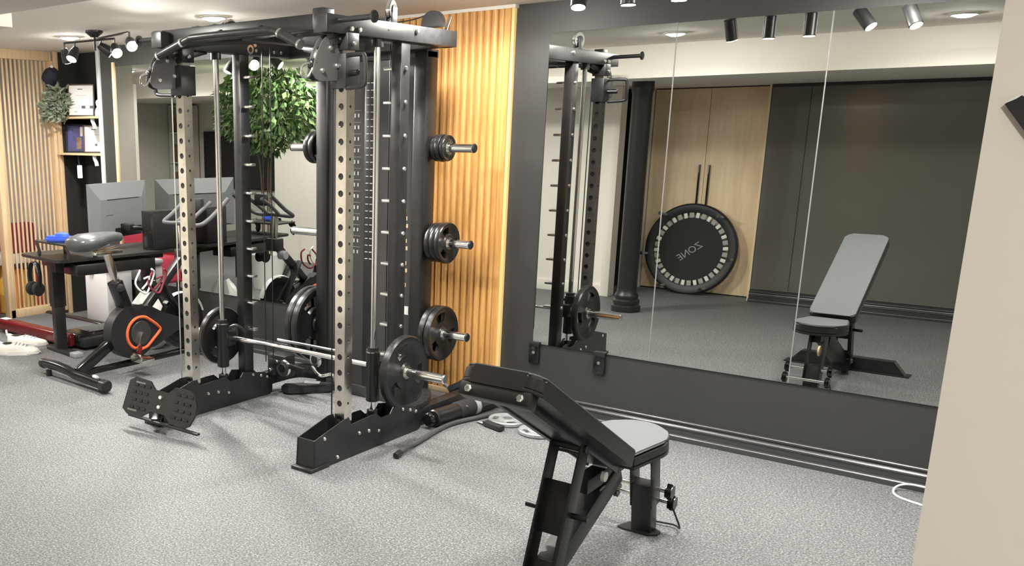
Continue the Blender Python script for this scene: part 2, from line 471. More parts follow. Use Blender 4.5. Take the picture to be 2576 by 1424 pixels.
lt = bpy.data.objects.new('lettering', lme); COL.objects.link(lt); lt.parent = tr

# ------------------------------------------------------------------ television, shelf and tree beyond
tv = thing('television', 'large black wall television seen in the mirror behind the tree', 'television', (-9.76, .1, 1.23))
MB().box((-10.49, .115, .82), (-9.03, .16, 1.63), .006).build('housing', 'gloss_black', tv)
MB().box((-10.475, .16, .84), (-9.045, .163, 1.615)).build('screen', 'screen', tv, smooth=0)
MB().box((-9.95, .10, 1.1), (-9.55, .116, 1.35)).build('bracket', 'black_metal', tv)
sh = thing('bookcase', 'narrow tall bookcase with pale shelves beside the television', 'bookcase', (-10.83, .25, 0))
mb = MB()
mb.box((-11.02, .105, 0), (-10.64, .12, 2.0)); mb.build('back_panel', 'brown_things', sh, smooth=0)
for x in (-11.02, -10.655): MB().box((x, .12, 0), (x + .015, .36, 2.0)).build('side_panel', 'pale_wall', sh, smooth=0)
for z in (.02, .5, .82, 1.17, 1.60, 1.985): MB().box((-11.005, .12, z), (-10.655, .36, z + .018)).build('shelf', 'pale_wall', sh, smooth=0)
for k, (x, z, w, h) in enumerate(((-10.99, 1.618, .10, .22), (-10.88, 1.618, .08, .26), (-10.79, 1.618, .11, .18), (-10.98, 1.188, .16, .26), (-10.80, 1.188, .13, .22), (-10.97, .838, .25, .2))):
    single(MB().box((0, 0, 0), (w, .15, h), .004), 'storage_box', 'brown_things', ['tall brown box on the upper bookcase shelf', 'tallest brown box on the upper bookcase shelf', 'short brown box on the upper bookcase shelf',
        'wide brown box on the middle bookcase shelf', 'smaller brown box on the middle bookcase shelf', 'low wide brown box on the lower bookcase shelf'][k], 'box', (x, .16, z), group='boxes in the bookcase')

def leafmesh(mb, p, d, n, L, w):
    d = Vector(d).normalized(); n = Vector(n); s = d.cross(n).normalized(); n = s.cross(d)
    p = Vector(p)
    a, b, c, e = p, p + d * L * .45 + s * w / 2 - n * .1 * L, p + d * L, p + d * L * .45 - s * w / 2 - n * .1 * L
    m = p + d * L * .45
    vs = [mb.bm.verts.new(v) for v in (a, b, c, e, m)]
    for f in ((0, 1, 4), (1, 2, 4), (2, 3, 4), (3, 0, 4)): mb.bm.faces.new([vs[i] for i in f])
rnd = random.Random(3)
tree = thing('potted_tree', 'leafy green indoor tree in a pale pot, seen in the mirror', 'plant', (-6.85, 2.62, 0))
MB().lathe([(0, 0), (.15, 0), (.19, .34), (.20, .36), (.18, .36), (.17, .31), (0, .31)], Matrix.Translation((-6.85, 2.62, 0)), 24).build('pot', 'white_gloss', tree)
mb = MB(); stems = []
for k in range(3):
    a = k * 2.1; x, y = -6.85 + .05 * math.cos(a), 2.62 + .05 * math.sin(a)
    e = (-6.85 + .28 * math.cos(a), 2.62 + .22 * math.sin(a), 2.05)
    mb.tube(spline([(x, y, .3), (x, y, 1.0), (x + .05 * math.cos(a), y + .05 * math.sin(a), 1.5), e], 4), [.008] * 12 + [.004], 6)
mb.build('trunk', 'bark', tree)
for nm, num, mm in (('foliage', 1400, 'leaf'), ('foliage', 900, 'leaf_light')):
    mb = MB()
    for _ in range(num):
        while True:
            u = Vector((rnd.uniform(-1, 1), rnd.uniform(-1, 1), rnd.uniform(-1, 1)))
            if .35 < u.length < 1: break
        z = 1.88 + u.z * .48
        if z > 2.26: z = 2.26 - rnd.random() * .2
        sc = 1.0 - max(0, (1.65 - z)) * .8
        p = (-6.85 + u.x * .66 * sc, 2.62 + u.y * .36 * sc, z)
        d = (u.x * .6 + rnd.uniform(-.5, .5), u.y * .6 + rnd.uniform(-.5, .5), -.5 + rnd.uniform(-.7, .5))
        leafmesh(mb, p, d, (rnd.uniform(-.7, .7), rnd.uniform(-.7, .7), 1), rnd.uniform(.07, .105), rnd.uniform(.04, .06))
    mb.build(nm, mm, tree, smooth=0, kind='stuff')
ot = thing('storage_chest', 'low brown chest with a pale cushion in the dark passage', 'chest', (-4.5, .4, 0))
MB().box((-4.9, .2, 0), (-4.1, .6, .62), .01).build('body', 'pale_oak', ot)
single(MB().lathe([(0, 0), (.16, .0), (.21, .06), (.20, .16), (.12, .21), (0, .215)], None, 24), 'cushion', 'paper', 'round pale cushion on the brown chest in the passage', 'cushion', (-4.45, .42, .62))

# ------------------------------------------------------------------ ceiling lights
DL = [(-4.377, 4.113, 'recessed ceiling light above the rack pull-up bar'), (-6.016, 4.215, 'recessed ceiling light above the branching spotlight fixture'),
      (-2.653, 2.777, 'recessed ceiling light in front of the bulkhead, above the trampoline reflection'), (-.956, 2.711, 'recessed ceiling light close to the white wall'),
      (-4.35, 2.76, 'recessed ceiling light between the rack and the bulkhead'), (-6.05, 2.76, 'recessed ceiling light above the leafy tree'),
      (-8.7, 2.9, 'unseen ceiling light brightening the far end of the room'),  # out of view, turned up to brighten the far end
      (-2.653, 4.15, 'recessed ceiling light in front of the fluted oak panel'), (-.956, 4.15, 'recessed ceiling light above the cable by the white wall'),
      (-7.4, 2.45, 'added ceiling light brightening the pale wall, near the armchair')]  # last lamp is added, out of view, to brighten the pale wall
for x, y, t in DL:
    k = thing('recessed_light', t, 'ceiling light', (x, y, CZ), group='recessed ceiling lights')
    mx = Matrix.Translation((x, y, CZ))
    MB().lathe([(.062, -.001), (.082, -.001), (.084, -.006), (.07, -.012), (.062, -.008), (.062, -.001)], mx, 32).build('trim_ring', 'lamp_trim', k)
    MB().lathe([(0, -.004), (.062, -.004), (.058, -.014), (.03, -.024), (0, -.027)], mx, 32).build('diffuser', 'lamp_glow', k)
    light('SPOT', (x, y, CZ - .032), 34 if y > 3.5 else (85 if x < -7 else 22), size=.03, aim=(x, y, 0), angle=166, blend=.25)

# track with cylinder heads over the bench
TY = 3.92
tk = thing('spotlight_track', 'black ceiling track with five cylinder spotlights over the bench', 'track light', (-1.47, TY, CZ))
MB().box((-2.05, TY - .015, CZ - .02), (-.86, TY + .015, CZ), .002).build('rail', 'black_metal', tk)
HEADS = [(-1.912, (.12, -.30, -1)), (-1.695, (0, 0, -1)), (-1.488, (0, 0, -1)), (-1.255, (.60, .2, -.75)), (-1.03, (.42, .30, -.85))]
for x, d in HEADS:
    d = Vector(d).normalized(); top = Vector((x, TY, CZ - .02)); piv = Vector((x, TY, CZ - .075))
    hd = MB().cyl(piv - d * .015, piv + d * .105, .033, seg=24, bev=.004).build('spotlight_head', 'black_metal', tk)
    MB().cyl(top, piv, .007, seg=10).build('stem', 'black_metal', hd)
    MB().lathe([(0, 0), (.0285, 0), (.0285, .003), (0, .004)], along(piv + d * .1045, piv + d * .2), 24).build('lens', 'spot_glow', hd)
    light('SPOT', piv + d * .14, 22, size=.03, aim=piv + d * 2, angle=120, blend=.9)
# unseen hall lamp beside the camera, added to brighten the white wall
k = thing('recessed_light', 'added light in the hall soffit behind the camera, brightening the white wall', 'ceiling light', (.35, -.35, 2.03), group='recessed ceiling lights')
MB().lathe([(.062, -.001), (.082, -.001), (.084, -.006), (.07, -.012), (.062, -.008), (.062, -.001)], Matrix.Translation((.35, -.35, 2.03)), 32).build('trim_ring', 'lamp_trim', k)
MB().lathe([(0, -.004), (.062, -.004), (.055, -.011), (0, -.014)], Matrix.Translation((.35, -.35, 2.03)), 32).build('diffuser', 'soft_glow', k)
light('SPOT', (.35, -.35, 2.03 - .03), 23, size=.03, aim=(.35, -.2, 0), angle=168, blend=.25)

# branching fixture near the shelf niche
fx = thing('spotlight_fixture', 'black branching ceiling fixture with five spotlights near the shelf niche', 'ceiling light', (-5.56, 4.1, CZ))
fc = Vector((-5.56, 4.1, CZ))
MB().lathe([(0, -.045), (.025, -.042), (.06, -.012), (.062, 0), (0, 0)], Matrix.Translation(fc), 28).build('canopy', 'black_metal', fx)
MB().cyl(fc - Vector((0, 0, .04)), fc - Vector((0, 0, .13)), .008, seg=10).build('stem', 'black_metal', fx)
A0, A1 = Vector((-5.86, 4.06, CZ - .065)), Vector((-5.34, 4.10, CZ - .065))
B0, B1 = Vector((-5.70, 4.16, CZ - .05)), Vector((-5.05, 4.0, CZ - .05))
for a, b in ((A0, A1), (B0, B1)): MB().cyl(a, b, .007, seg=10).build('arm', 'black_metal', fx)
for p, d, on in ((A0, (-.2, .5, -1), 1), (A0.lerp(A1, .22), (.15, -.55, -.75), 2), (B0.lerp(B1, .3), (.4, .75, -.55), 1), (A1, (.80, -.36, -.62), 2), (B1, (.85, -.42, -.55), 2)):
    d = Vector(d).normalized(); q = p - Vector((0, 0, .055))
    hd = MB().lathe([(0, -.02), (.022, -.018), (.034, .02), (.040, .075), (.036, .078), (0, .06)], along(q, q + d), 20).build('spotlight_head', 'black_metal', fx)
    MB().cyl(p, q, .006, seg=8).build('stem', 'black_metal', hd)
    MB().lathe([(0, .0765), (.036, .0765), (.030, .082), (0, .086)], along(q, q + d), 20).build('lens', 'spot_glow', hd)
    light('SPOT', q + d * .11, 110 if on == 2 and d.x > .5 else 26, size=.035, aim=q + d, angle=100, blend=.7)
# boxed vent at the ceiling corner and the black fixture on the white wall
single(MB().box((-.27, -.09, 0), (.27, .075, .055), .003), 'bulkhead_box', 'white_wall', 'small white box fixed to the lower edge of the ceiling bulkhead', 'duct box', (-3.72, 2.08, 2.01))
wf = thing('wall_fixture', 'black angular fixture with a pale top on the white wall', 'wall fixture', (-.075, .975, 1.62))
MB().prism([(0, 0), (.0035, .003), (.0070, .0038), (.0100, .0062), (.030, .004), (.030, -.04), (.0135, -.018)], 0, .010, frame((-.0945, .98, 1.6215), (1, 0, 0), y=(0, 0, 1)), .0004).build('body', 'gloss_black', wf)
MB().prism([(.0003, .0006), (.0035, .004), (.0085, .0072), (.0105, .0068), (.0073, .0042)], 0, .012, frame((-.0945, .98, 1.6215), (1, 0, 0), y=(0, 0, 1))).build('cap', 'white_plastic', wf)


# ------------------------------------------------------------------ the rack
RK = thing('power_rack', 'tall black smith machine power rack with bare steel uprights and cable stations', 'power rack', (-3.42, 3.9, 0))
def bend_rail(xc, side):
    """floor rail: two shaped side plates, a low web and a foot"""
    prof = [(3.215, .02), (3.225, .155), (3.455, .212), (3.495, .212), (3.51, .172), (3.66, .182), (3.72, .182), (3.76, .150), (3.84, .150), (3.87, .185), (4.06, .150), (4.125, .09), (4.125, .012), (4.10, 0), (3.28, 0)]
    mb = MB()
    for x in (xc - .055, xc + .049):
        mb.prism(prof, 0, .006, frame((x, 0, 0), (0, 1, 0), y=(0, 0, 1)), .0008)
    mb.box((xc - .05, 3.28, .01), (xc + .05, 4.11, .095))
    mb.prism([(3.217, .02), (3.227, .155), (3.235, .155), (3.232, .02)], 0, .11, frame((xc - .055, 0, 0), (0, 1, 0), y=(0, 0, 1)))
    r = mb.build('base_rail', 'black_metal', RK)
    MB().box((xc - .066, 3.19, 0), (xc + .066, 3.33, .018), .003).build('foot_plate', 'black_metal', r)
    s = 1
    bolts(r, [(xc + .055, y, z) for y, z in ((3.30, .15), (3.40, .03), (3.575, .112), (3.655, .105), (3.74, .085), (4.02, .135), (4.075, .115), (3.95, .155))], (1, 0, 0), .010, .008)
    return r
bend_rail(-2.855, 1); bend_rail(-3.985, -1)

def upright(xc):
    y0, y1, zb, zt = 3.48, 3.54, .10, 2.05
    mb = MB(); w = .062
    mb.holed(frame((xc, y0, .16), (1, 0, 0), y=(0, 0, 1)), w, 1.68, 21, .0155)
    mb.quad((xc - w / 2, y0, zb), (xc + w / 2, y0, zb), (xc + w / 2, y0, .16), (xc - w / 2, y0, .16))
    mb.quad((xc - w / 2, y0, 1.84), (xc + w / 2, y0, 1.84), (xc + w / 2, y0, zt), (xc - w / 2, y0, zt))
    for sx in (-1, 1):
        x = xc + sx * w / 2
        m = frame((x, (y0 + y1) / 2, .16), (0, sx, 0), y=(0, 0, 1))
        mb.holed(m, y1 - y0, 1.68, 21, .0075)
        mb.quad((x, y0, zb), (x, y1, zb), (x, y1, .16), (x, y0, .16)); mb.quad((x, y0, 1.84), (x, y1, 1.84), (x, y1, zt), (x, y0, zt))
    mb.holed(frame((xc, y1, .16), (-1, 0, 0), y=(0, 0, 1)), w, 1.68, 21, .0155)
    mb.quad((xc - w / 2, y1, zb), (xc + w / 2, y1, zb), (xc + w / 2, y1, .16), (xc - w / 2, y1, .16))
    mb.quad((xc - w / 2, y1, 1.84), (xc + w / 2, y1, 1.84), (xc + w / 2, y1, zt), (xc - w / 2, y1, zt))
    u = mb.build('front_upright', 'steel', RK, smooth=20)
    MB().box((xc - w / 2 + .004, y0 + .004, zb), (xc + w / 2 - .004, y1 - .005, zt - .01)).build('hole_shade', 'rubber_black', u, smooth=0)  # black core carries the shade seen through the holes
    MB().box((xc - .046, y0 - .012, 1.97), (xc + .046, y1 + .012, 2.045), .003).build('top_bracket', 'black_metal', u)
    bolts(u, [(xc + .046, 3.51, 2.0)], (1, 0, 0), .012, .012)
    bolts(u, [(xc, y0 - .012, 2.02)], (0, -1, 0), .012, .014)
    return u
for xc in (-2.853, -3.985): upright(xc)

for xc, s in ((-2.855, -1), (-3.985, 1)):
    # guide rod with end caps
    g = MB().cyl((xc, 3.755, .12), (xc, 3.755, 2.035), .0155, seg=24).build('guide_rod', 'chrome', RK)
    for z0, z1 in ((2.0, 2.036), (.15, .185)): MB().cyl((xc, 3.755, z0), (xc, 3.755, z1), .029, seg=20).build('end_cap', 'black_metal', g)
    # rear upright with safety pegs on the inside
    u = MB().box((xc - .03, 3.91, .05), (xc + .03, 3.985, 2.04), .004).build('rear_upright', 'black_metal', RK)
    for k in range(-7, 3):
        z = 1.585 + .163 * k; x = xc + s * .03
        MB().box((min(x, x + s * .062), 3.925, z - .008), (max(x, x + s * .062), 3.97, z + .008), .005).build('safety_peg', 'bolt', u)
    bolts(u, [(xc + .03, 3.948, 1.585 + .163 * k) for k in range(-7, 3)], (1, 0, 0), .0115, .011)
    # upper side beam
    b = MB().box((xc - .04, 3.33, 2.037), (xc + .04, 4.39, 2.117), .004).build('side_beam', 'black_metal', RK)
    bolts(b, [(xc + .04, 4.02, 2.09), (xc + .04, 3.50, 2.062), (xc + .04, 3.56, 2.062)], (1, 0, 0), .013, .012)
    bolts(b, [(xc + .04, y, z) for y, z in ((3.79, 2.08), (4.10, 2.098), (4.16, 2.075), (4.21, 2.078), (4.09, 2.056))], (1, 0, 0), .006, .001, 'hole', 'rubber_black')
    for y in (3.40, 3.52):                         # gusset straps below the beam
        MB().bar((xc, y, 2.0), (xc, y + .16, 2.04), .02, .03, .003).build('gusset', 'black_metal', b)

# front cross beam, square ends and band pegs
fb = MB().box((-3.99, 3.385, 2.058), (-2.87, 3.445, 2.128), .004).build('front_beam', 'black_metal', RK)
MB().box((-4.068, 3.375, 2.045), (-3.985, 3.455, 2.128), .004).build('end_block', 'black_metal', fb)
MB().box((-2.94, 3.375, 2.055), (-2.875, 3.455, 2.150), .004).build('end_block', 'black_metal', fb)
for a, b in ((-2.875, -2.625), (-4.068, -4.225)):
    s = 1 if b > a else -1
    MB().cyl((a, 3.418, 2.094), (b, 3.418, 2.094), .0125, seg=16).cyl((b, 3.418, 2.094), (b + s * .012, 3.418, 2.094), .027, seg=20, bev=.003).build('band_peg', 'black_metal', RK)
for x in (-3.75, -3.62): MB().box((x - .02, 3.39, 2.128), (x + .02, 3.43, 2.133), .001).build('beam_plug', 'dark_panel', fb)
# curved bracing plates and the pull-up bar with drooping grips
pu = MB().tube(spline([(-3.76, 3.30, 2.040), (-3.70, 3.30, 2.060), (-3.62, 3.295, 2.066), (-3.2, 3.295, 2.066), (-3.12, 3.30, 2.062), (-3.065, 3.30, 2.044)], 6), .016, 14).build('pull_up_bar', 'black_metal', RK)
for p, q in (((-3.745, 3.30, 2.047), (-3.925, 3.295, 1.992)), ((-3.075, 3.30, 2.047), (-2.945, 3.295, 1.990))):
    p, q = Vector(p), Vector(q); d = (q - p).normalized()
    gr = MB().cyl(p, q, .0205, seg=20, bev=.003).build('grip', 'rubber_black', pu)
    for e in (p + d * .002, q): MB().cyl(e - d * .006, e + d * .007, .0225, seg=20).build('collar', 'chrome', gr)
for x in (-3.55, -3.27):
    MB().tube(spline([(x, 3.295, 2.066), (x, 3.35, 2.075), (x, 3.39, 2.09)], 4), .014, 10).build('mount', 'black_metal', pu)
mb = MB().tube(spline([(-3.93, 3.46, 2.06), (-3.72, 3.52, 2.07), (-3.55, 3.66, 2.075), (-3.42, 3.72, 2.075), (-3.28, 3.66, 2.075), (-3.12, 3.52, 2.07), (-2.91, 3.46, 2.06)], 6), .024, 12)
mb.build('multi_grip_bar', 'black_metal', RK)
# rear cross beams, top of the tower
cb = MB().box((-4.02, 4.33, 2.037), (-2.82, 4.39, 2.107), .004).build('cross_beam', 'black_metal', RK)
MB().box((-3.46, 3.44, 2.045), (-3.38, 4.40, 2.105), .004).build('centre_beam', 'black_metal', RK)
eb = MB().lathe([(.014, -.004), (.026, -.004), (.026, .004), (.014, .004), (.014, -.004)], frame((-3.938, 3.98, 2.065), (0, 1, 0), y=(0, 0, 1)), 20).build('eye_ring', 'chrome', RK)
bolts(RK, [(-3.942, 4.03, 2.062), (-3.942, 4.18, 2.062), (-3.942, 4.24, 2.062)], (1, 0, 0), .010, .008)
# top pulleys and covers
def pulley(c, ax, r, par, nm='pulley'):
    c = Vector(c); ax = Vector(ax).normalized()
    p = MB().lathe([(0, -.012), (r, -.012), (r, -.009), (r * .86, 0), (r, .009), (r, .012), (0, .012)], along(c, c + ax), 28).build(nm, 'chrome', par)
    MB().lathe([(0, -.018), (r * .55, -.018), (r * .55, .018), (0, .018)], along(c, c + ax), 18).build('hub', 'rubber_black', p)
    return p
for xc in (-2.86, -3.985):
    pulley((xc, 3.868, 2.178), (1, .25, 0), .046, RK, 'top_pulley')
    MB().box((xc - .022, 3.846, 2.112), (xc - .014, 3.89, 2.192), .003).box((xc + .014, 3.846, 2.112), (xc + .022, 3.89, 2.192), .003).build('pulley_bracket', 'black_metal', RK)
for xc in (-2.975, -3.865):
    MB().prism([(.068 * math.cos(R(a)), .068 * math.sin(R(a))) for a in range(-15, 196, 15)], -.02, .02, frame((xc, 4.40, 2.165), (1, 0, 0), z=(0, -1, 0)), .004).build('pulley_cover', 'black_plastic', RK)
MB().prism([(.066 * math.cos(R(a)), .062 * math.sin(R(a))) for a in range(0, 181, 12)], -.028, .028, frame((-3.985, 3.868, 2.150), (0, 1, 0), z=(1, 0, 0)), .006).build('pulley_cover', 'black_plastic', RK)
MB().bar((-2.91, 4.41, 2.107), (-2.895, 4.44, 2.20), .03, .006).build('strut', 'bolt', RK)
MB().tube(spline([(-3.3, 4.25, 2.17), (-3.1, 4.36, 2.19), (-2.98, 4.40, 2.225)], 5), .0035, 6).build('cable', 'rubber_black', RK)

# pulley trolleys riding on the uprights
def trolley(xc, sgn):
    t = MB().box((xc - .045, 3.455, 1.80), (xc + .045, 3.56, 1.955), .004).build('trolley', 'black_metal', RK)
    mb = MB()
    for dx in (-.040, -.008):
        pr = [(3.30, 1.838), (3.33, 1.828), (3.47, 1.835), (3.478, 1.93), (3.455, 2.0), (3.435, 2.026), (3.41, 2.036), (3.385, 2.03), (3.35, 2.005), (3.315, 1.955), (3.29, 1.90), (3.282, 1.862)]
        mb.prism(pr, 0, .005, frame((xc + dx, 0, 0), (0, 1, 0), y=(0, 0, 1)), .001)
    mb.build('swivel_plate', 'plate_grey', t)
    pulley((xc - .0215, 3.375, 1.93), (1, 0, 0), .055, t)
    bolts(t, [(xc - .003, y, z) for y, z in ((3.40, 1.975), (3.345, 1.875), (3.445, 1.90))], (1, 0, 0), .012, .010)
    bolts(t, [(xc + .0, 3.455, 1.90)], (0, -1, 0), .012, .010)
    h = MB().tube(spline([(xc + sgn * .04, 3.47, 1.945), (xc + sgn * .13, 3.455, 1.945), (xc + sgn * .158, 3.45, 1.93), (xc + sgn * .162, 3.45, 1.83), (xc + sgn * .14, 3.455, 1.808), (xc + sgn * .04, 3.47, 1.802)], 5), .0105, 10).build('handle', 'black_metal', t)
    MB().cyl((xc + sgn * .04, 3.49, 1.868), (xc + sgn * .105, 3.47, 1.868), .015, seg=14, bev=.003).build('pull_pin', 'gloss_black', t)
    # snap hook
    hk = MB().tube(spline([(xc - .02, 3.30, 1.90), (xc - .03, 3.272, 1.905), (xc - .042, 3.25, 1.885), (xc - .042, 3.255, 1.850), (xc - .03, 3.275, 1.846), (xc - .02, 3.292, 1.872)], 4, True), .006, 8, True).build('snap_hook', 'chrome', t)
    MB().cyl((xc - .02, 3.318, 1.91), (xc - .026, 3.285, 1.902), .019, seg=14, bev=.004).build('cable_stop', 'rubber_black', t)
trolley(-2.853, 1); trolley(-3.985, -1)
MB().cyl((-4.05, 3.48, .2), (-4.05, 3.48, 1.80), .0035, seg=8).build('cable', 'bolt', RK)
MB().cyl((-2.92, 3.50, .2), (-2.92, 3.50, 1.84), .0035, seg=8).build('cable', 'rubber_black', RK)

# weight tower at the back
tw = MB().box((-3.82, 4.42, 2.0), (-3.02, 4.53, 2.045), .004).box((-3.82, 4.42, 0), (-3.02, 4.53, .07), .004).box((-3.80, 4.46, .07), (-3.04, 4.53, 2.0)).build('weight_tower', 'dark_panel', RK)
for a, b in ((-3.82, -3.735), (-3.105, -3.02)):
    MB().box((a, 4.415, .0), (b, 4.53, 2.045), .012).build('tower_post', 'black_metal', tw)
MB().box((-3.452, 4.425, .07), (-3.388, 4.47, 2.0), .006).build('centre_post', 'black_metal', tw)
for a, b in ((-3.733, -3.454), (-3.386, -3.107)):
    MB().box((a, 4.436, .07), (b, 4.440, 2.0)).build('shroud', 'dark_panel', tw, smooth=0)
mb = MB()
for k in range(26):
    z = 1.88 - k * .0405
    for dx in (-.026, .006): mb.box((-3.412 + dx, 4.4235, z - .0022), (-3.412 + dx + .02, 4.426, z + .0022))
mb.build('selector_mark', 'edge_grey', tw, smooth=0)
for k in range(13):
    z = 1.70 - k * .0665
    mb = MB()
    for dx, w, h in ((-.022, .009, .022), (.004, .010, .020)):
        mb.box((-3.512 + dx, 4.4345, z - h / 2), (-3.512 + dx + w, 4.4362, z + h / 2))
    mb.box((-3.535, 4.4345, z + .028), (-3.485, 4.4362, z + .0295))
    mb.build('weight_label', 'grey_ink', tw, smooth=0)
mb = MB()
for k in range(11):
    z = 1.165 - k * .043; w = .012 + .006 * ((k * 7) % 3)
    mb.box((-3.158, 4.4345, z - .011), (-3.158 + w, 4.4362, z + .011))
mb.build('side_lettering', 'slat_pine', tw, smooth=0)
MB().box((-3.190, 4.4345, .56), (-3.118, 4.4364, .61)).build('white_sticker', 'paper', tw, smooth=0)
HZ = [(-3.02, 1, 1.518), (-3.02, 1, .992), (-3.02, 1, .465), (-3.82, -1, 1.515), (-3.82, -1, .99), (-3.82, -1, .40)]
for x, s, z in HZ:
    h = MB().cyl((x, 4.5, z), (x + s * .268, 4.5, z), .0245, seg=24, bev=.006).build('storage_horn', 'chrome', tw)
    MB().box((min(x, x + s * .006), 4.455, z - .06), (max(x, x + s * .006), 4.545, z + .06), .001).cyl((x, 4.5, z), (x + s * .022, 4.5, z), .034, seg=20).build('mounting_plate', 'black_metal', h)
    MB().cyl((x + s * .262, 4.5, z), (x + s * .275, 4.5, z), .0255, seg=24, bev=.005).build('end_cap', 'rubber_black', h)
# diagonal floor braces and low pulley
for xa, xb in ((-3.985, -3.80), (-2.86, -3.04)):
    mb = MB()
    P = spline([(xa, 4.05, .085), (xa, 4.22, .09), (xa + (xb - xa) * .35, 4.36, .105), (xb, 4.46, .09)], 5)
    for a, b in zip(P, P[1:]): mb.bar(a, b + (b - a) * .15, .05, .085, .003)
    mb.build('floor_brace', 'black_metal', RK)
MB().box((-2.90, 4.1, .0), (-2.83, 4.66, .10), .004).build('floor_brace', 'black_metal', RK)
lp = MB().box((-3.95, 4.10, .12), (-3.80, 4.2, .26), .01).build('low_pulley_housing', 'black_metal', RK)
pulley((-3.80, 4.09, .19), (0, 1, 0), .05, lp); pulley((-3.72, 4.30, .22), (.3, 1, 0), .05, lp)
bolts(lp, [(-3.86, 4.1, .22), (-3.92, 4.1, .16)], (0, -1, 0), .012, .012)
MB().tube(spline([(-3.66, 4.2, .2), (-3.56, 4.16, .17), (-3.5, 4.2, .18), (-3.42, 4.14, .15)], 5), .010, 8).build('snap_hook', 'chrome', RK)
for x, y in ((-3.69, 3.82), (-3.63, 3.82), (-2.965, 4.05), (-2.995, 4.05)):
    MB().cyl((x, y, .30), (x, y, 2.05), .003, seg=8).build('cable', 'rubber_black', RK)
MB().cyl((-3.95, 4.2, .332), (-3.45, 4.2, .332), .009, seg=14).build('lower_brace', 'chrome', RK)
MB().bar((-3.93, 4.10, .22), (-3.64, 4.10, .20), .02, .03, .003).build('lower_brace', 'black_metal', RK)

# the smith bar with its carriages (captive, part of the rack)
sb = MB().cyl((-3.96, 3.82, .405), (-2.86, 3.82, .405), .0135, seg=18).build('smith_bar', 'chrome', RK)
for a, b in ((-2.80, -2.452), (-3.99, -4.345)):
    s = 1 if b > a else -1
    MB().cyl((a, 3.82, .405), (b, 3.82, .405), .0245, seg=24, bev=.006).cyl((a, 3.82, .405), (a + s * .012, 3.82, .405), .038, seg=24).build('sleeve', 'chrome', sb)
for xc, s in ((-2.855, -1), (-3.985, 1)):
    c = MB().cyl((xc, 3.755, .235), (xc, 3.755, .50), .036, seg=26, bev=.004).cyl((xc, 3.755, .50), (xc, 3.755, .522), .030, seg=22).box((xc - .03, 3.75, .36), (xc + .03, 3.845, .45), .008).build('carriage', 'rubber_black', sb)
    MB().cyl((xc, 3.755, .497), (xc, 3.755, .502), .0375, seg=26).build('collar_ring', 'chrome', c)
    MB().tube(spline([(xc + s * .03, 3.77, .47), (xc + s * .07, 3.80, .49), (xc + s * .085, 3.84, .46), (xc + s * .06, 3.87, .43)], 4), .010, 8).build('safety_hook', 'black_metal', c)

# ------------------------------------------------------------------ weight plates
def plate(name, label, r, t, loc, holes=True, m='rubber_black', rot=(0, R(90), 0), group=None, spin=0.):
    """weight plate, axis local z, three grip holes"""
    o = thing(name, label, 'weight plate', loc, rot, group)
    N = 48; rb, rh, r2, r3, r4 = .026, r * .22 if r > .12 else .045, r * .46, r * .77, r * .86
    hs = set()
    if holes:
        for k in range(N):
            if (k + .5) % 16 > 4.5 and (k + .5) % 16 < 11.5: hs.add(k)
    mb = MB(); bm = mb.bm
    z1, zw = t / 2, t * .30
    prof = [(rb, z1), (rh, z1), (rh + .008, zw), (r2, zw), (r3, zw), (r4, z1 * .98), (r * .96, z1), (r, z1 * .55)]
    full = prof + [(a, -b) for a, b in prof[::-1]]
    V = [[bm.verts.new((a * math.cos(2 * PI * (k / N) + spin), a * math.sin(2 * PI * (k / N) + spin), b)) for k in range(N)] for a, b in full]
    n = len(full); i3 = 3; j3 = n - 2 - 3
    for i in range(n):
        A, B = V[i], V[(i + 1) % n]
        for k in range(N):
            if k in hs and i in (i3, j3): continue
            bm.faces.new([A[k], A[(k + 1) % N], B[(k + 1) % N], B[k]])
    for k in hs:
        for a in (3, 4):
            bm.faces.new([V[a][k], V[a][(k + 1) % N], V[n - 1 - a][(k + 1) % N], V[n - 1 - a][k]])
        if (k - 1) % N not in hs: bm.faces.new([V[3][k], V[4][k], V[n - 5][k], V[n - 4][k]])
        k2 = (k + 1) % N
        if k2 not in hs: bm.faces.new([V[3][k2], V[4][k2], V[n - 5][k2], V[n - 4][k2]])
    mb.build('disc', m, o, local=True)
    MB().lathe([(rb - .0005, -z1 - .002), (rb + .010, -z1 - .002), (rb + .010, z1 + .002), (rb - .0005, z1 + .002), (rb - .0005, -z1 - .002)], None, 28).build('hub_ring', 'steel' if m == 'rubber_black' else m, o, local=True)
    return o
P = 'weight_plate'
for k, (x, r, t) in enumerate(((-2.982, .074, .026), (-2.953, .076, .026), (-2.925, .072, .024))):
    plate(P, ['small black plate against the tower on the top horn by the oak panel', 'small black plate, middle of three on the top horn by the oak panel', 'small black plate, outermost of three on the top horn by the oak panel'][k], r, t, (x, 4.5, 1.518), False, group='small plates on the upper horn')
for k, (x, r) in enumerate(((-2.978, .112), (-2.944, .113), (-2.908, .117))):
    plate(P, ['medium black grip plate against the tower on the middle horn by the oak panel', 'medium black grip plate between two others on the middle horn by the oak panel', 'medium black grip plate, outermost on the middle horn by the oak panel'][k], r, .031, (x, 4.5, .992), group='medium plates on the middle horn', spin=.4)
for k, x in enumerate((-2.972, -2.928)):
    plate(P, ['large black grip plate against the tower on the lowest horn by the oak panel', 'large black grip plate, outermost on the lowest horn by the oak panel'][k], .162 if k else .160, .038, (x, 4.5, .465), group='large plates on the lower horn', spin=.25)
for k, x in enumerate((-3.862, -3.900)):
    plate(P, ['small black plate against the tower on the top horn facing the desk', 'small black plate, outer one on the top horn facing the desk'][k], .098, .034, (x, 4.5, 1.515), group='small plates on the horn facing the desk')
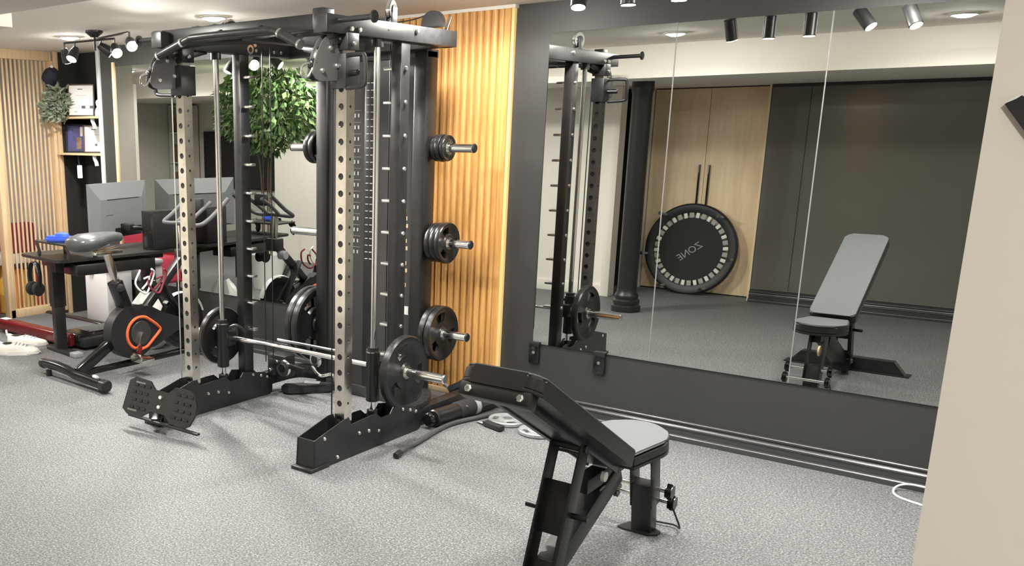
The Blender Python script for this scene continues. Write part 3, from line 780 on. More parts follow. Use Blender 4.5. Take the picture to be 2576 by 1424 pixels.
for k, x in enumerate((-3.880, -3.935)):
    plate(P, ['biggest black grip plate against the tower on the low horn facing the desk', 'biggest black grip plate, outer one on the low horn facing the desk'][k], .240, .050, (x, 4.5, .40), group='biggest plates on the horn facing the desk', spin=.5)
plate(P, 'black grip plate loaded on the smith bar sleeve closest to the bench', .19, .044, (-2.705, 3.82, .405), spin=.3)
plate(P, 'black grip plate loaded on the smith bar sleeve closest to the exercise bike', .176, .040, (-4.065, 3.82, .405), spin=.6)
plate(P, 'grey iron plate lying flat on the floor under the roller strap', .108, .024, (-2.495, 4.55, .0135), m='grey_iron', rot=(0, 0, .3))
plate(P, 'grey iron plate lying flat on the floor behind the bench post', .102, .024, (-2.27, 4.475, .0135), m='grey_iron', rot=(0, 0, .9))
plate(P, 'dull dark iron plate lying flat between the grey plates and the wall', .115, .022, (-2.355, 4.735, .0125), m='strap', rot=(0, 0, .1))

# ------------------------------------------------------------------ bench
bn = thing('weight_bench', 'black adjustable weight bench with grey pads, backrest raised, before the mirror', 'weight bench', (-1.355, 3.0, 0))
dv = Vector((0, -.80, .455)).normalized(); nv = Vector((0, dv.z, -dv.y)).normalized()
if nv.z < 0: nv = -nv
BM_ = frame((-1.352, 3.195, .475), (1, 0, 0), y=dv)       # local y up the pad
if (BM_.to_3x3() @ Vector((0, 0, 1))).dot(nv) < 0: BM_ = frame((-1.352, 3.195, .475), (-1, 0, 0), y=dv)
def rrect(w, l, rt, rb_, n=6):
    out = []
    for cx, cy, r, a0 in ((w / 2 - rb_, rb_, rb_, -90), (w / 2 - rt, l - rt, rt, 0), (-w / 2 + rt, l - rt, rt, 90), (-w / 2 + rb_, rb_, rb_, 180)):
        for k in range(n + 1):
            a = R(a0 + 90 * k / n); out.append((cx + r * math.cos(a), cy + r * math.sin(a)))
    return out
pad = MB().prism(rrect(.268, .90, .045, .028), -.058, -.004, BM_, .010).build('backrest_pad', 'vinyl_black', bn)
MB().prism(rrect(.262, .894, .043, .026), -.012, 0, BM_ @ Matrix.Translation((0, .003, 0)), .006).build('pad_cover', 'vinyl', pad)
MB().prism(rrect(.272, .904, .047, .03), -.062, -.05, BM_ @ Matrix.Translation((0, -.002, 0)), .003).build('pad_base', 'vinyl_black', pad)
bt = BM_.to_3x3()
# lifting handle block at the pad head
hb = MB().box((-.118, .842, -.106), (.118, .90, -.062), .004, BM_).build('head_bracket', 'vinyl_black', bn)
ydir = bt @ Vector((0, 1, 0))
for x in (-.09, .085):
    c = BM_ @ Vector((x, .90, -.085))
    MB().lathe([(0, 0), (.0125, 0), (.0125, .006), (.008, .010), (0, .010)], along(c, c + ydir), 6).build('bolt', 'bolt', hb)
MB().box((-.05, -.02, -.080), (.05, .80, -.062), .004, BM_).build('pad_rail', 'black_metal', bn)
MB().box((-.062, -.05, -.086), (-.050, .79, -.055), .003, BM_).box((.050, -.05, -.086), (.062, .79, -.055), .003, BM_).build('rail_flange', 'black_metal', bn)
# seat: D shape, round towards the mirror
seat = [(-.115, 3.215)] + [(.15 * math.cos(R(180 + 180 * k / 18)) * 1.0, 3.41 - .195 * math.sin(R(180 + 180 * k / 18)) * 1.0) for k in range(19)] + [(.115, 3.215)]
SM = Matrix.Translation((-1.352, 0, .462)) @ Matrix.Translation((0, 3.4, 0)) @ Matrix.Rotation(R(2), 4, 'X') @ Matrix.Translation((0, -3.4, 0))
sp = MB().prism(seat[::-1], -.058, -.004, SM, .012).build('seat_pad', 'vinyl_black', bn)
MB().prism([(x * .975, 3.4 + (y - 3.4) * .975) for x, y in seat][::-1], -.012, 0, SM, .006).build('pad_cover', 'vinyl', sp)
MB().prism([(x * 1.012, 3.4 + (y - 3.4) * 1.012) for x, y in seat][::-1], -.064, -.05, SM, .003).build('pad_base', 'vinyl_black', sp)
# frame
MB().bar((-1.352, 2.66, .055), (-1.352, 3.30, .345), .075, .085, .004).build('main_beam', 'black_metal', bn)
MB().bar((-1.352, 3.02, .36), (-1.352, 3.52, .375), .06, .055, .004).build('seat_beam', 'black_metal', bn)
fl = MB()
for x in (-1.370, -1.285): fl.bar((x, 3.545, .40), (x, 3.60, .12), .007, .085, .002, up=(0, 1, 0))
fl.bar((-1.3275, 3.575, .22), (-1.3275, 3.61, .0), .082, .065, .004, up=(0, 1, 0))
fl.build('front_leg', 'black_metal', bn)
MB().cyl((-1.31, 3.60, .315), (-1.30, 3.60, .315), .032, seg=20).build('pivot_disc', 'slat_pine', bn)
MB().prism([(-.07, -.035), (-.045, -.045), (.06, -.045), (.09, -.015), (.09, .02), (.06, .04), (-.05, .04)], 0, .008, Matrix.Translation((-1.35, 3.60, 0))).build('front_foot', 'black_metal', bn)
for y, z in ((3.64, .135), (3.60, .195)):
    ax = MB().cyl((-1.465, y, z), (-1.235, y, z), .0095, seg=12).build('roller_bar', 'chrome', bn)
    for x in (-1.468, -1.232):
        st = [((.034 if k % 2 else .020) * math.cos(2 * PI * k / 12), (.034 if k % 2 else .020) * math.sin(2 * PI * k / 12)) for k in range(12)]
        MB().prism(st, -.013, .013, frame((x, y, z), (0, 1, 0), z=(1, 0, 0)), .003).build('star_knob', 'gloss_black', ax)
MB().tube(spline([(-1.22, 3.62, .12), (-1.20, 3.66, .03), (-1.24, 3.71, .014), (-1.32, 3.70, .012)], 5), .004, 8).build('cable_loop', 'rubber_black', bn)
# ladder strut carrying the backrest
lt_, lb_ = Vector((-1.345, 2.90, .560)), Vector((-1.345, 2.73, .085))
ldir = (lb_ - lt_).normalized(); LM = frame(lt_, (1, 0, 0), y=ldir); L = (lb_ - lt_).length
ld = MB()
for x in (-.058, .050): ld.box((x, 0, -.035), (x + .008, L, .035), .001, LM)
ld.box((-.056, .139, -.004), (.056, .325, .004), .001, LM).box((-.056, .415, -.004), (.056, .475, .004), .001, LM).box((-.056, .32, -.004), (-.030, .42, .004), 0, LM).box((.030, .32, -.004), (.056, .42, .004), 0, LM).box((-.056, .028, -.003), (.056, .038, .003), 0, LM)
ls = ld.build('ladder_strut', 'black_metal', bn)
MB().cyl(LM @ Vector((-.065, .012, 0)), LM @ Vector((.065, .012, 0)), .014, seg=14).build('upper_pin', 'black_metal', ls)
MB().cyl(LM @ Vector((-.115, .245, .012)), LM @ Vector((.115, .245, .012)), .0105, seg=14).build('adjust_bar', 'rubber_black', ls)
MB().cyl(LM @ Vector((-.066, L - .01, 0)), LM @ Vector((.066, L - .01, 0)), .013, seg=14).build('lower_pin', 'chrome', ls)
MB().box((-1.40, 2.66, .03), (-1.30, 2.78, .10), .004).build('rear_bracket', 'black_metal', bn)
rf = MB().prism([(-.36, 0), (.36, 0), (.285, .085), (-.285, .085)], 0, .075, frame((-1.352, 2.58, .006), (1, 0, 0), y=(0, 0, 1)), .003).build('rear_foot', 'black_metal', bn)
MB().box((-1.74, 2.49, 0), (-.965, 2.60, .008), .002).build('foot_plate', 'black_metal', rf)
MB().bar((-1.352, 2.52, .05), (-1.352, 2.70, .06), .075, .08, .004).build('rear_beam', 'black_metal', bn)
MB().cyl((-1.392, 3.14, .372), (-1.308, 3.14, .372), .019, seg=20).build('bumper', 'white_plastic', bn)

# ------------------------------------------------------------------ loose things on the floor by the rack
rp = thing('roller_pad', 'black foam leg roller with a grey band lying on the floor by the rack', 'roller pad', (-2.74, 4.45, 0))
a, b = Vector((-2.760, 4.19, .055)), Vector((-2.700, 4.75, .055)); d = (b - a).normalized()
MB().cyl(a, a + d * .20, .047, seg=26, bev=.006).build('foam_roll', 'rubber_black', rp)
MB().cyl(a + d * .20, a + d * .40, .052, seg=26, bev=.006).cyl(a + d * .40, b, .050, seg=6, bev=.006).build('foam_roll', 'foam', rp)
MB().cyl(a + d * .335, a + d * .375, .0535, seg=26).build('grey_band', 'strap', rp)
MB().cyl(a - d * .045, a, .022, seg=20, bev=.004).cyl(a - d * .05, a - d * .02, .04, seg=22, bev=.008).build('end_knob', 'gloss_black', rp)
MB().lathe([(0, 0), (.008, 0), (.008, .006), (0, .008)], along(a + d * .24 + Vector((.045, 0, .028)), a + d * .24 + Vector((.09, 0, .056))), 12).build('rivet', 'bolt', rp)
bb = thing('cable_bar', 'long grey lat pulldown bar with a bent black tip on the floor', 'bar', (-2.70, 4.1, 0))
MB().tube(spline([(-2.620, 3.685, .020), (-2.634, 3.76, .026), (-2.655, 3.90, .016), (-2.70, 4.25, .014), (-2.645, 4.5, .014), (-2.58, 4.70, .014), (-2.50, 4.79, .014)], 7), .013, 12).build('shaft', 'dull_steel', bb)
MB().cyl((-2.612, 3.635, .0165), (-2.620, 3.69, .020), .0165, seg=14, bev=.003).build('rubber_tip', 'rubber_black', bb)
ns = thing('ankle_strap', 'dark navy padded strap leaning over the black roller by the rack', 'strap', (-2.93, 4.73, 0))
MB().tube(spline([(-2.985, 4.71, .070), (-2.92, 4.735, .11), (-2.85, 4.76, .165)], 5), .037, 14, flat=(1, .7)).build('padding', 'navy_cloth', ns)
MB().tube(spline([(-3.07, 4.74, .10), (-3.02, 4.72, .09), (-2.98, 4.71, .06), (-2.96, 4.70, .012)], 5), .010, 8).build('buckle_strap', 'strap', ns)
MB().cyl((-3.0, 4.70, .012), (-2.94, 4.70, .012), .010, seg=10).build('ring', 'black_metal', ns)
MB().bar((-2.94, 4.73, .0), (-2.93, 4.735, .09), .05, .06, .01).build('stand', 'navy_cloth', ns)
cl = thing('strap_clip', 'short grey strap with a black buckle lying beside the grey plate', 'strap', (-2.56, 4.42, 0))
MB().bar((-2.62, 4.44, .006), (-2.54, 4.41, .012), .022, .004, .001).build('webbing', 'strap', cl)
MB().bar((-2.56, 4.415, .018), (-2.43, 4.375, .018), .045, .028, .006).build('buckle', 'black_plastic', cl)
gb = thing('flat_bar', 'grey flat steel bar with a hole lying along the oak panel', 'bar', (-2.75, 4.82, 0))
MB().bar((-3.0, 4.81, .010), (-2.63, 4.79, .010), .05, .012, .002).build('blade', 'strap', gb)
MB().cyl((-2.66, 4.792, .016), (-2.66, 4.792, .018), .012, seg=14).build('hole', 'rubber_black', gb)
vp = thing('row_handle', 'black padded cable handle block on the floor inside the rack', 'cable handle', (-3.72, 4.25, 0))
MB().prism([(-.16, -.05), (-.11, -.075), (-.02, -.05), (.03, .0), (.14, .02), (.16, .07), (.05, .09), (-.03, .05), (-.09, .0), (-.15, .0)], 0, .055, Matrix.Translation((-3.76, 4.27, .004)) @ Matrix.Rotation(R(30), 4, 'Z'), .008).build('pad', 'foam', vp)
MB().box((-.03, .02, .02), (.07, .07, .06), .004, Matrix.Translation((-3.76, 4.27, .004)) @ Matrix.Rotation(R(30), 4, 'Z')).build('bracket', 'strap', vp)
cc = single(MB().tube(spline([(-.42, 4.80, .05), (-.50, 4.815, .038), (-.585, 4.822, .034), (-.628, 4.80, .02), (-.632, 4.75, .006), (-.60, 4.70, .005), (-.53, 4.665, .005), (-.42, 4.63, .005)], 8), .005, 8), 'cable', 'white_plastic', 'white cable looped on the floor by the baseboard and white wall', 'cable')
# bow-tie foot plate hinged to the front of the rail (part of the rack)
FM = frame((-3.845, 3.145, .170), (.985, .17, -.06), y=(0, .28, .96)) @ Matrix.Scale(.96, 4)
fp = RK
bow = [(-.265, -.085), (-.225, -.112), (-.12, -.112), (-.05, -.062), (.05, -.062), (.09, -.105), (.20, -.112), (.235, -.09), (.262, -.02), (.262, .03), (.235, .085), (.20, .105), (.09, .105), (.05, .062), (-.05, .062), (-.09, .105), (-.20, .112), (-.245, .085)]
mb = MB().prism(bow, -.006, .006, FM, .002)
for sx in (-1, 1):
    for k in range(4):
        for j in range(3):
            mb.box((sx * .155 - .062 + j * .045 + .01 * (k % 2), -.072 + k * .044, .005), (sx * .155 - .062 + j * .045 + .036 + .01 * (k % 2), -.054 + k * .044, .011), .003, FM)
pl_ = mb.build('ribbed_plate', 'rubber_black', fp)
for y in (.028, -.028): MB().lathe([(0, 0), (.013, 0), (.011, .008), (0, .010)], FM @ Matrix.Translation((0, y, .006)), 12).build('bolt', 'bolt', pl_)
for x, y in ((-.16, .082), (-.19, -.082)): MB().box((x - .035, y - .006, .006), (x + .035, y + .006, .0075), .002, FM).build('slot', 'seam', pl_)
MB().bar((-4.085, 3.115, .062), (-3.53, 3.135, .055), .026, .012, .003).build('lower_bar', 'black_metal', pl_)  # thin dark bar below the ribbed plate
MB().bar((-3.87, 3.125, .06), (-3.95, 3.22, .07), .05, .03, .003).build('hinge', 'black_metal', pl_)
MB().bar((-3.86, 3.15, .15), (-3.96, 3.23, .13), .04, .03, .003).build('hinge', 'black_metal', pl_)

# ------------------------------------------------------------------ exercise bike
bk = thing('exercise_bike', 'black indoor exercise bike with an orange ring on its chain case', 'exercise bike', (-5.2, 4.0, 0))
X0 = -5.2
def yz(x): return frame((x, 0, 0), (0, 1, 0), y=(0, 0, 1))        # local (y, z) drawn on a plane x = const
MB().tube(spline([(-5.60, 3.505, .075), (-5.45, 3.50, .08), (-5.28, 3.49, .072), (-5.2, 3.485, .060), (-5.05, 3.478, .056), (-4.85, 3.465, .050)], 5), .032, 16).build('rear_stabilizer', 'gloss_black', bk)
MB().cyl((-4.895, 3.467, .050), (-4.835, 3.464, .050), .040, seg=20, bev=.006).build('end_cap', 'rubber_black', bk)
MB().cyl((-5.62, 3.506, .072), (-5.58, 3.504, .073), .034, seg=20, bev=.006).build('end_cap', 'rubber_black', bk)
MB().cyl((-4.99, 3.475, .088), (-4.95, 3.473, .088), .012, seg=12).build('label', 'paper', bk)
for x in (-5.52, -4.93): MB().cyl((x, 3.49, 0), (x, 3.49, .04), .02, seg=14).build('levelling_foot', 'rubber_black', bk)
MB().cyl((-5.2, 3.50, .062), (-5.2, 4.60, .062), .024, seg=16).build('floor_tube', 'gloss_black', bk)
MB().cyl((-5.45, 4.60, .045), (-4.95, 4.60, .045), .03, seg=16, bev=.005).build('front_stabilizer', 'gloss_black', bk)
MB().bar((-5.2, 3.50, .07), (-5.2, 3.77, .22), .05, .075, .012).build('rear_strut', 'gloss_black', bk)
# tear-drop chain case
case = []
for a in range(52, 325, 9): case.append((3.945 + .20 * math.cos(R(a)), .285 + .185 * math.sin(R(a))))
case += [(4.25, .20), (4.40, .245), (4.44, .285), (4.36, .325), (4.2, .385)]
cs = MB().prism(case, 0, .085, yz(-5.235), .022).build('chain_case', 'black_plastic', bk)
rp_ = [(3.995 + .118 * math.cos(R(a)), .268 + .112 * math.sin(R(a))) for a in range(60, 301, 12)] + [(4.11, .215), (4.165, .262), (4.16, .285), (4.12, .32)]
MB().tube([yz(-5.148) @ Vector((y, z, 0)) for y, z in spline([(a, b, 0) for a, b in rp_], 2, True) for _ in (0,)] if False else [yz(-5.148) @ p for p in spline([(a, b, 0) for a, b in rp_], 2, True)], .0105, 8, True).build('orange_ring', 'orange', cs)
MB().cyl((-5.15, 3.995, .268), (-5.142, 3.995, .268), .085, seg=28, bev=.003).build('crank_cover', 'dark_panel', cs)
ck = MB().bar((-5.135, 3.995, .275), (-5.12, 3.93, .150), .016, .026, .004, up=(1, 0, 0)).build('crank_arm', 'steel', bk)
MB().bar((-5.11, 3.955, .19), (-5.10, 3.93, .14), .022, .032, .006, up=(1, 0, 0)).build('red_strap', 'red_gloss', ck)
MB().box((-5.105, 3.865, .098), (-4.985, 3.975, .126), .006).box((-5.10, 3.86, .10), (-4.99, 3.872, .16), .003).build('pedal', 'steel', ck)
MB().bar((-5.27, 3.995, .268), (-5.28, 4.06, .40), .016, .026, .004, up=(1, 0, 0)).box((-5.40, 4.02, .39), (-5.29, 4.11, .413), .006).build('crank_arm', 'steel', bk)
# flywheel, fender, fork
fwc = Vector((-5.2, 4.405, .285))
fw = MB().lathe([(0, -.012), (.15, -.012), (.16, -.024), (.19, -.024), (.194, 0), (.19, .024), (.16, .024), (.15, .012), (0, .012)], along(fwc, fwc + Vector((1, 0, 0))), 48).build('flywheel', 'gloss_black', bk)
MB().cyl(fwc - Vector((.06, 0, 0)), fwc + Vector((.06, 0, 0)), .018, seg=14).build('axle', 'steel', fw)
ar = [fwc + Vector((0, .208 * math.cos(R(a)), .208 * math.sin(R(a)))) for a in range(15, 136, 8)]
MB().tube(ar, .022, 8, flat=(1.1, .35)).build('fender', 'white_plastic', bk)
for x in (-5.25, -5.15): MB().bar((x, 4.405, .285), (x, 4.20, .60), .014, .05, .004, up=(1, 0, 0)).build('fork_blade', 'black_metal', bk)
MB().bar((-5.2, 4.06, .40), (-5.2, 4.46, .77), .05, .055, .006, up=(1, 0, 0)).build('down_tube', 'black_metal', bk)
MB().bar((-5.2, 4.20, .56), (-5.2, 4.52, .20), .04, .05, .006, up=(1, 0, 0)).build('front_tube', 'black_metal', bk)
MB().cyl((-5.17, 4.42, .667), (-5.10, 4.42, .667), .035, seg=24, bev=.005).build('resistance_knob', 'strap', bk)
hp = MB().bar((-5.225, 4.45, .74), (-5.225, 4.435, .97), .022, .03, .004, up=(1, 0, 0)).bar((-5.18, 4.46, .74), (-5.18, 4.445, .97), .022, .03, .004, up=(1, 0, 0)).build('handlebar_post', 'steel', bk)
MB().box((-5.25, 4.40, .70), (-5.14, 4.50, .80), .012).build('post_sleeve', 'black_plastic', bk)
hbm = MB().tube(spline([(-5.41, 4.69, 1.145), (-5.41, 4.55, 1.04), (-5.40, 4.45, .985), (-5.32, 4.44, .978), (-5.2, 4.45, .985), (-5.08, 4.44, .978), (-5.0, 4.45, .985), (-4.99, 4.55, 1.04), (-4.99, 4.70, 1.148)], 6), .0155, 12)
hbm.tube(spline([(-5.27, 4.66, 1.12), (-5.27, 4.56, 1.06), (-5.26, 4.46, .99)], 5), .014, 10).tube(spline([(-5.13, 4.66, 1.12), (-5.13, 4.56, 1.06), (-5.14, 4.46, .99)], 5), .014, 10)
hbm.build('handlebar', 'grip_grey', bk)
MB().box((-5.26, 4.57, 1.06), (-5.14, 4.61, 1.15), .01).build('console', 'black_plastic', bk)
# seat
MB().bar((-5.2, 3.925, .40), (-5.2, 3.835, .64), .07, .095, .008, up=(1, 0, 0)).build('seat_sleeve', 'gloss_black', bk)
MB().bar((-5.2, 3.85, .62), (-5.2, 3.785, .83), .036, .052, .004, up=(1, 0, 0)).build('seat_post', 'steel', bk)
MB().lathe([(0, 0), (.018, .004), (.028, .02), (.024, .04), (0, .046)], along((-5.165, 3.85, .60), (-5.08, 3.80, .60)), 16).build('clamp_knob', 'black_plastic', bk)
MB().box((-5.225, 3.68, .825), (-5.175, 3.90, .85), .006).cyl((-5.21, 3.70, .85), (-5.21, 3.86, .87), .006, seg=8).cyl((-5.19, 3.70, .85), (-5.19, 3.86, .87), .006, seg=8).build('seat_slide', 'steel', bk)
mb = MB(); rows = []
for y, w, h, zc in ((3.505, .055, .030, .915), (3.53, .10, .045, .918), (3.60, .125, .055, .922), (3.68, .105, .05, .928), (3.76, .06, .042, .935), (3.84, .035, .034, .938), (3.90, .026, .026, .934), (3.915, .012, .014, .93)):
    rows.append([mb.bm.verts.new((X0 + w * math.cos(2 * PI * k / 16), y, zc + h * (math.sin(2 * PI * k / 16) if math.sin(2 * PI * k / 16) > 0 else 1.2 * math.sin(2 * PI * k / 16)))) for k in range(16)])
for a, b in zip(rows, rows[1:]):
    for k in range(16): mb.bm.faces.new([a[k], a[(k + 1) % 16], b[(k + 1) % 16], b[k]])
mb.bm.faces.new(rows[0]); mb.bm.faces.new(rows[-1][::-1])
mb.build('saddle', 'saddle_grey', bk, smooth=80)
# bottle cages, white wire
for dy, dz, mm in ((-.09, .045, 'white_gloss'), (.02, .035, 'dark_red')):
    P_ = [(-5.12, 4.08 + dy, .66 + dz), (-5.10, 4.02 + dy, .575 + dz), (-5.10, 4.10 + dy, .50 + dz), (-5.13, 4.17 + dy, .545 + dz), (-5.12, 4.20 + dy, .63 + dz), (-5.11, 4.17 + dy, .66 + dz)]
    MB().tube(spline(P_, 5), .007, 8).tube(spline([(-5.11, 4.10 + dy, .60 + dz), (-5.10, 4.14 + dy, .61 + dz), (-5.11, 4.13 + dy, .57 + dz), (-5.12, 4.09 + dy, .53 + dz)], 4), .007, 8).build('bottle_cage', mm, bk)

bk.location = (bk.location.x + .14, bk.location.y - .045, 0)
# ------------------------------------------------------------------ desk and what stands on it
dk = thing('standing_desk', 'black height adjustable standing desk over the red walking pad', 'desk', (-5.78, 4.26, 0), (0, 0, R(-6)))
MB().prism(rrect(.60, 1.10, .05, .05), .725, .745, Matrix.Translation((0, -.55, 0)), .004).build('desk_top', 'vinyl_black', dk, local=True)
for y in (-.36, .38):
    x = -.11 if y < 0 else -.02
    lg = MB().box((x - .035, y - .05, .35), (x + .035, y + .05, .70), .004).box((x - .028, y - .042, .03), (x + .028, y + .042, .36), .004).build('leg', 'black_metal', dk, local=True)
    MB().box((x - .17, y - .035, 0), (x + .27, y + .035, .035), .008).build('foot', 'black_metal', lg, local=True)
    MB().box((x + .19, y - .036, 0), (x + .271, y + .036, .036), .006).build('foot_cap', 'strap', lg, local=True)
MB().box((-.15, -.45, .665), (.10, .45, .705), .004).build('cross_frame', 'black_metal', dk, local=True)
MB().box((.08, -.40, .62), (.28, .25, .70), .008).build('cable_tray', 'rubber_black', dk, local=True)
MB().box((.10, -.50, .64), (.15, -.44, .72), .006).build('hook', 'black_plastic', dk, local=True)
rs = thing('desk_riser', 'thin black riser shelf carrying the blue gadget on the desk', 'riser', (-5.70, 3.86, .745), (0, 0, R(-4)))
MB().box((-.21, -.13, .098), (.25, .12, .112), .004).build('shelf', 'vinyl_black', rs, local=True)
for x in (-.185, .22): MB().tube(spline([(x - .02, -.12, .10), (x + .012, -.125, .07), (x + .02, -.12, .03), (x, -.12, .014)], 4), .012, 8, flat=(.5, 2.2)).build('support', 'black_metal', rs, local=True)
for x in (-.185, .22): MB().bar((x, .1, 0.001), (x, .1, .10), .02, .03, .004).build('support', 'black_metal', rs, local=True)
bl = thing('gadget', 'bright blue handheld gadget lying on the desk riser', 'gadget', (-5.67, 3.80, .858), (0, 0, R(25)))
bl.scale = (1.25, 1.25, 1.4)
MB().prism([(-.085, -.03), (-.06, -.045), (.05, -.04), (.085, -.02), (.09, .02), (.05, .04), (-.06, .04), (-.085, .02)], 0, .030, None, .010).build('body', 'blue_plastic', bl, local=True)
MB().lathe([(0, 0), (.045, 0), (.04, .012), (.02, .018), (0, .019)], Matrix.Translation((.01, 0, .030)) @ Matrix.Scale(.7, 4, (0, 1, 0)), 20).build('cap', 'blue_plastic', bl, local=True)
MB().box((.055, -.046, .003), (.085, -.036, .02), .002).build('grip', 'black_plastic', bl, local=True)
hd = thing('headphones', 'black over-ear headphones hanging from the desk corner', 'headphones', (-5.875, 3.70, .58))
MB().tube(spline([(-5.935, 3.70, .54), (-5.94, 3.70, .62), (-5.91, 3.70, .69), (-5.875, 3.70, .706), (-5.84, 3.70, .69), (-5.815, 3.70, .62), (-5.82, 3.70, .54)], 5), .013, 8, flat=(1.6, .6)).build('headband', 'rubber_black', hd)
for x, s in ((-5.932, 1), (-5.822, -1)):
    MB().lathe([(0, 0), (.045, .0), (.052, .012), (.046, .035), (.028, .042), (0, .042)], along((x, 3.70, .515), (x + s * .1, 3.69, .515)), 22).build('ear_cup', 'foam', hd)
# monitor: leaning screen with its pale grey back to us
mn = thing('monitor', 'grey-backed computer monitor on a black arm, its screen turned to the slats', 'monitor', (-5.86, 4.46, .745))
a, b = Vector((-5.785, 4.133, 0)), Vector((-5.98, 4.826, 0)); dx = (b - a).normalized()
MM = frame(a + Vector((0, 0, .845)), dx, y=(0, 0, 1))       # local x along the panel, y up, z towards us
if (MM.to_3x3() @ Vector((0, 0, 1))).x < 0:
    MM = frame(b + Vector((0, 0, .845)), -dx, y=(0, 0, 1))
mb = MB(); W, Hh = .72, .395
v = [(0, 0, -.012), (W, 0, -.012), (W, Hh, -.012), (0, Hh, -.012), (0, 0, 0), (W, 0, 0), (W, Hh, 0), (0, Hh, 0), (.10, .02, .034), (W - .10, .02, .034), (W - .10, Hh - .12, .034), (.10, Hh - .12, .034)]
mb._add(v, [(3, 2, 1, 0), (0, 1, 5, 4), (1, 2, 6, 5), (2, 3, 7, 6), (3, 0, 4, 7), (4, 5, 9, 8), (5, 6, 10, 9), (6, 7, 11, 10), (7, 4, 8, 11), (8, 9, 10, 11)], MM)
ho = mb.build('housing', 'monitor_back', mn, smooth=12)
MB().box((.006, .006, -.0135), (W - .006, Hh - .006, -.0118), 0, MM).build('screen', 'screen', ho, smooth=0)
MB().box((.18, Hh - .128, .030), (W - .14, Hh - .120, .0345), 0, MM).build('vent_slot', 'rubber_black', ho, smooth=0)
MB().box((.16, .155, .0335), (.24, .159, .035), 0, MM).build('logo_mark', 'dark_panel', ho, smooth=0)
MB().box((.26, -.015, -.01), (W - .12, .055, .036), .004, MM).build('port_cover', 'rubber_black', ho)
MB().bar(MM @ Vector((.36, .06, .02)), MM @ Vector((.36, .055, .12)), .06, .05, .006).tube(spline([MM @ Vector((.36, .05, .12)), MM @ Vector((.42, .045, .14)), MM @ Vector((.47, .02, .15)), MM @ Vector((.50, -.082, .155))], 5), .016, 10).build('arm', 'black_metal', mn)
pc = thing('computer_tower', 'small black computer tower standing on the far end of the desk', 'computer', (-5.56, 4.6, .745))
MB().box((-5.636, 4.50, .746), (-5.496, 4.72, 1.035), .004).build('case', 'rubber_black', pc)
MB().box((-5.628, 4.4975, .765), (-5.505, 4.4995, 1.02), .001).build('front_panel', 'gloss_black', pc)
MB().box((-5.496, 4.51, .76), (-5.4945, 4.71, 1.02), .0005).build('side_panel', 'black_metal', pc)

# ------------------------------------------------------------------ walking pad, fridge, shoes, bag
wp = thing('walking_pad', 'glossy red walking pad treadmill lying flat under the desk', 'treadmill', (-6.4, 4.25, 0))
MB().box((-6.93, 4.04, .025), (-5.80, 4.48, .095), .006).build('deck', 'black_plastic', wp)
MB().box((-6.91, 4.085, .088), (-6.10, 4.435, .1015), .003).build('belt', 'belt', wp)
for y0, y1 in ((3.985, 4.08), (4.44, 4.505)):
    MB().box((-6.95, y0, .018), (-5.92, y1, .118), .028, None, 4).build('side_rail', 'red_gloss' if y0 < 4.2 else 'gloss_black', wp)
MB().box((-6.10, 4.03, .03), (-5.86, 4.485, .125), .022, None, 3).build('motor_cover', 'gloss_black', wp)
MB().box((-5.861, 4.06, .055), (-5.852, 4.25, .085), .003).build('red_reflector', 'red_gloss', wp)
MB().box((-5.861, 4.25, .058), (-5.853, 4.40, .085), .003).build('grey_plate', 'strap', wp)
MB().box((-6.92, 4.0, .1175), (-6.83, 4.06, .1195), .001).build('white_label', 'paper', wp)
MB().box((-6.07, 4.15, .1245), (-5.93, 4.42, .1265), .001).build('display', 'strap', wp)
fr = thing('mini_fridge', 'small white chest fridge standing below the shelf niche', 'fridge', (-6.32, 4.71, 0))
MB().box((-6.52, 4.58, .015), (-6.22, 4.84, .50), .012).build('body', 'white_plastic', fr)
MB().box((-6.525, 4.572, .504), (-6.215, 4.842, .555), .014).build('lid', 'white_plastic', fr)
MB().box((-6.45, 4.570, .465), (-6.39, 4.581, .478), .003).build('handle', 'strap', fr)
MB().box((-6.51, 4.585, 0), (-6.23, 4.835, .02)).build('base', 'strap', fr, smooth=0)
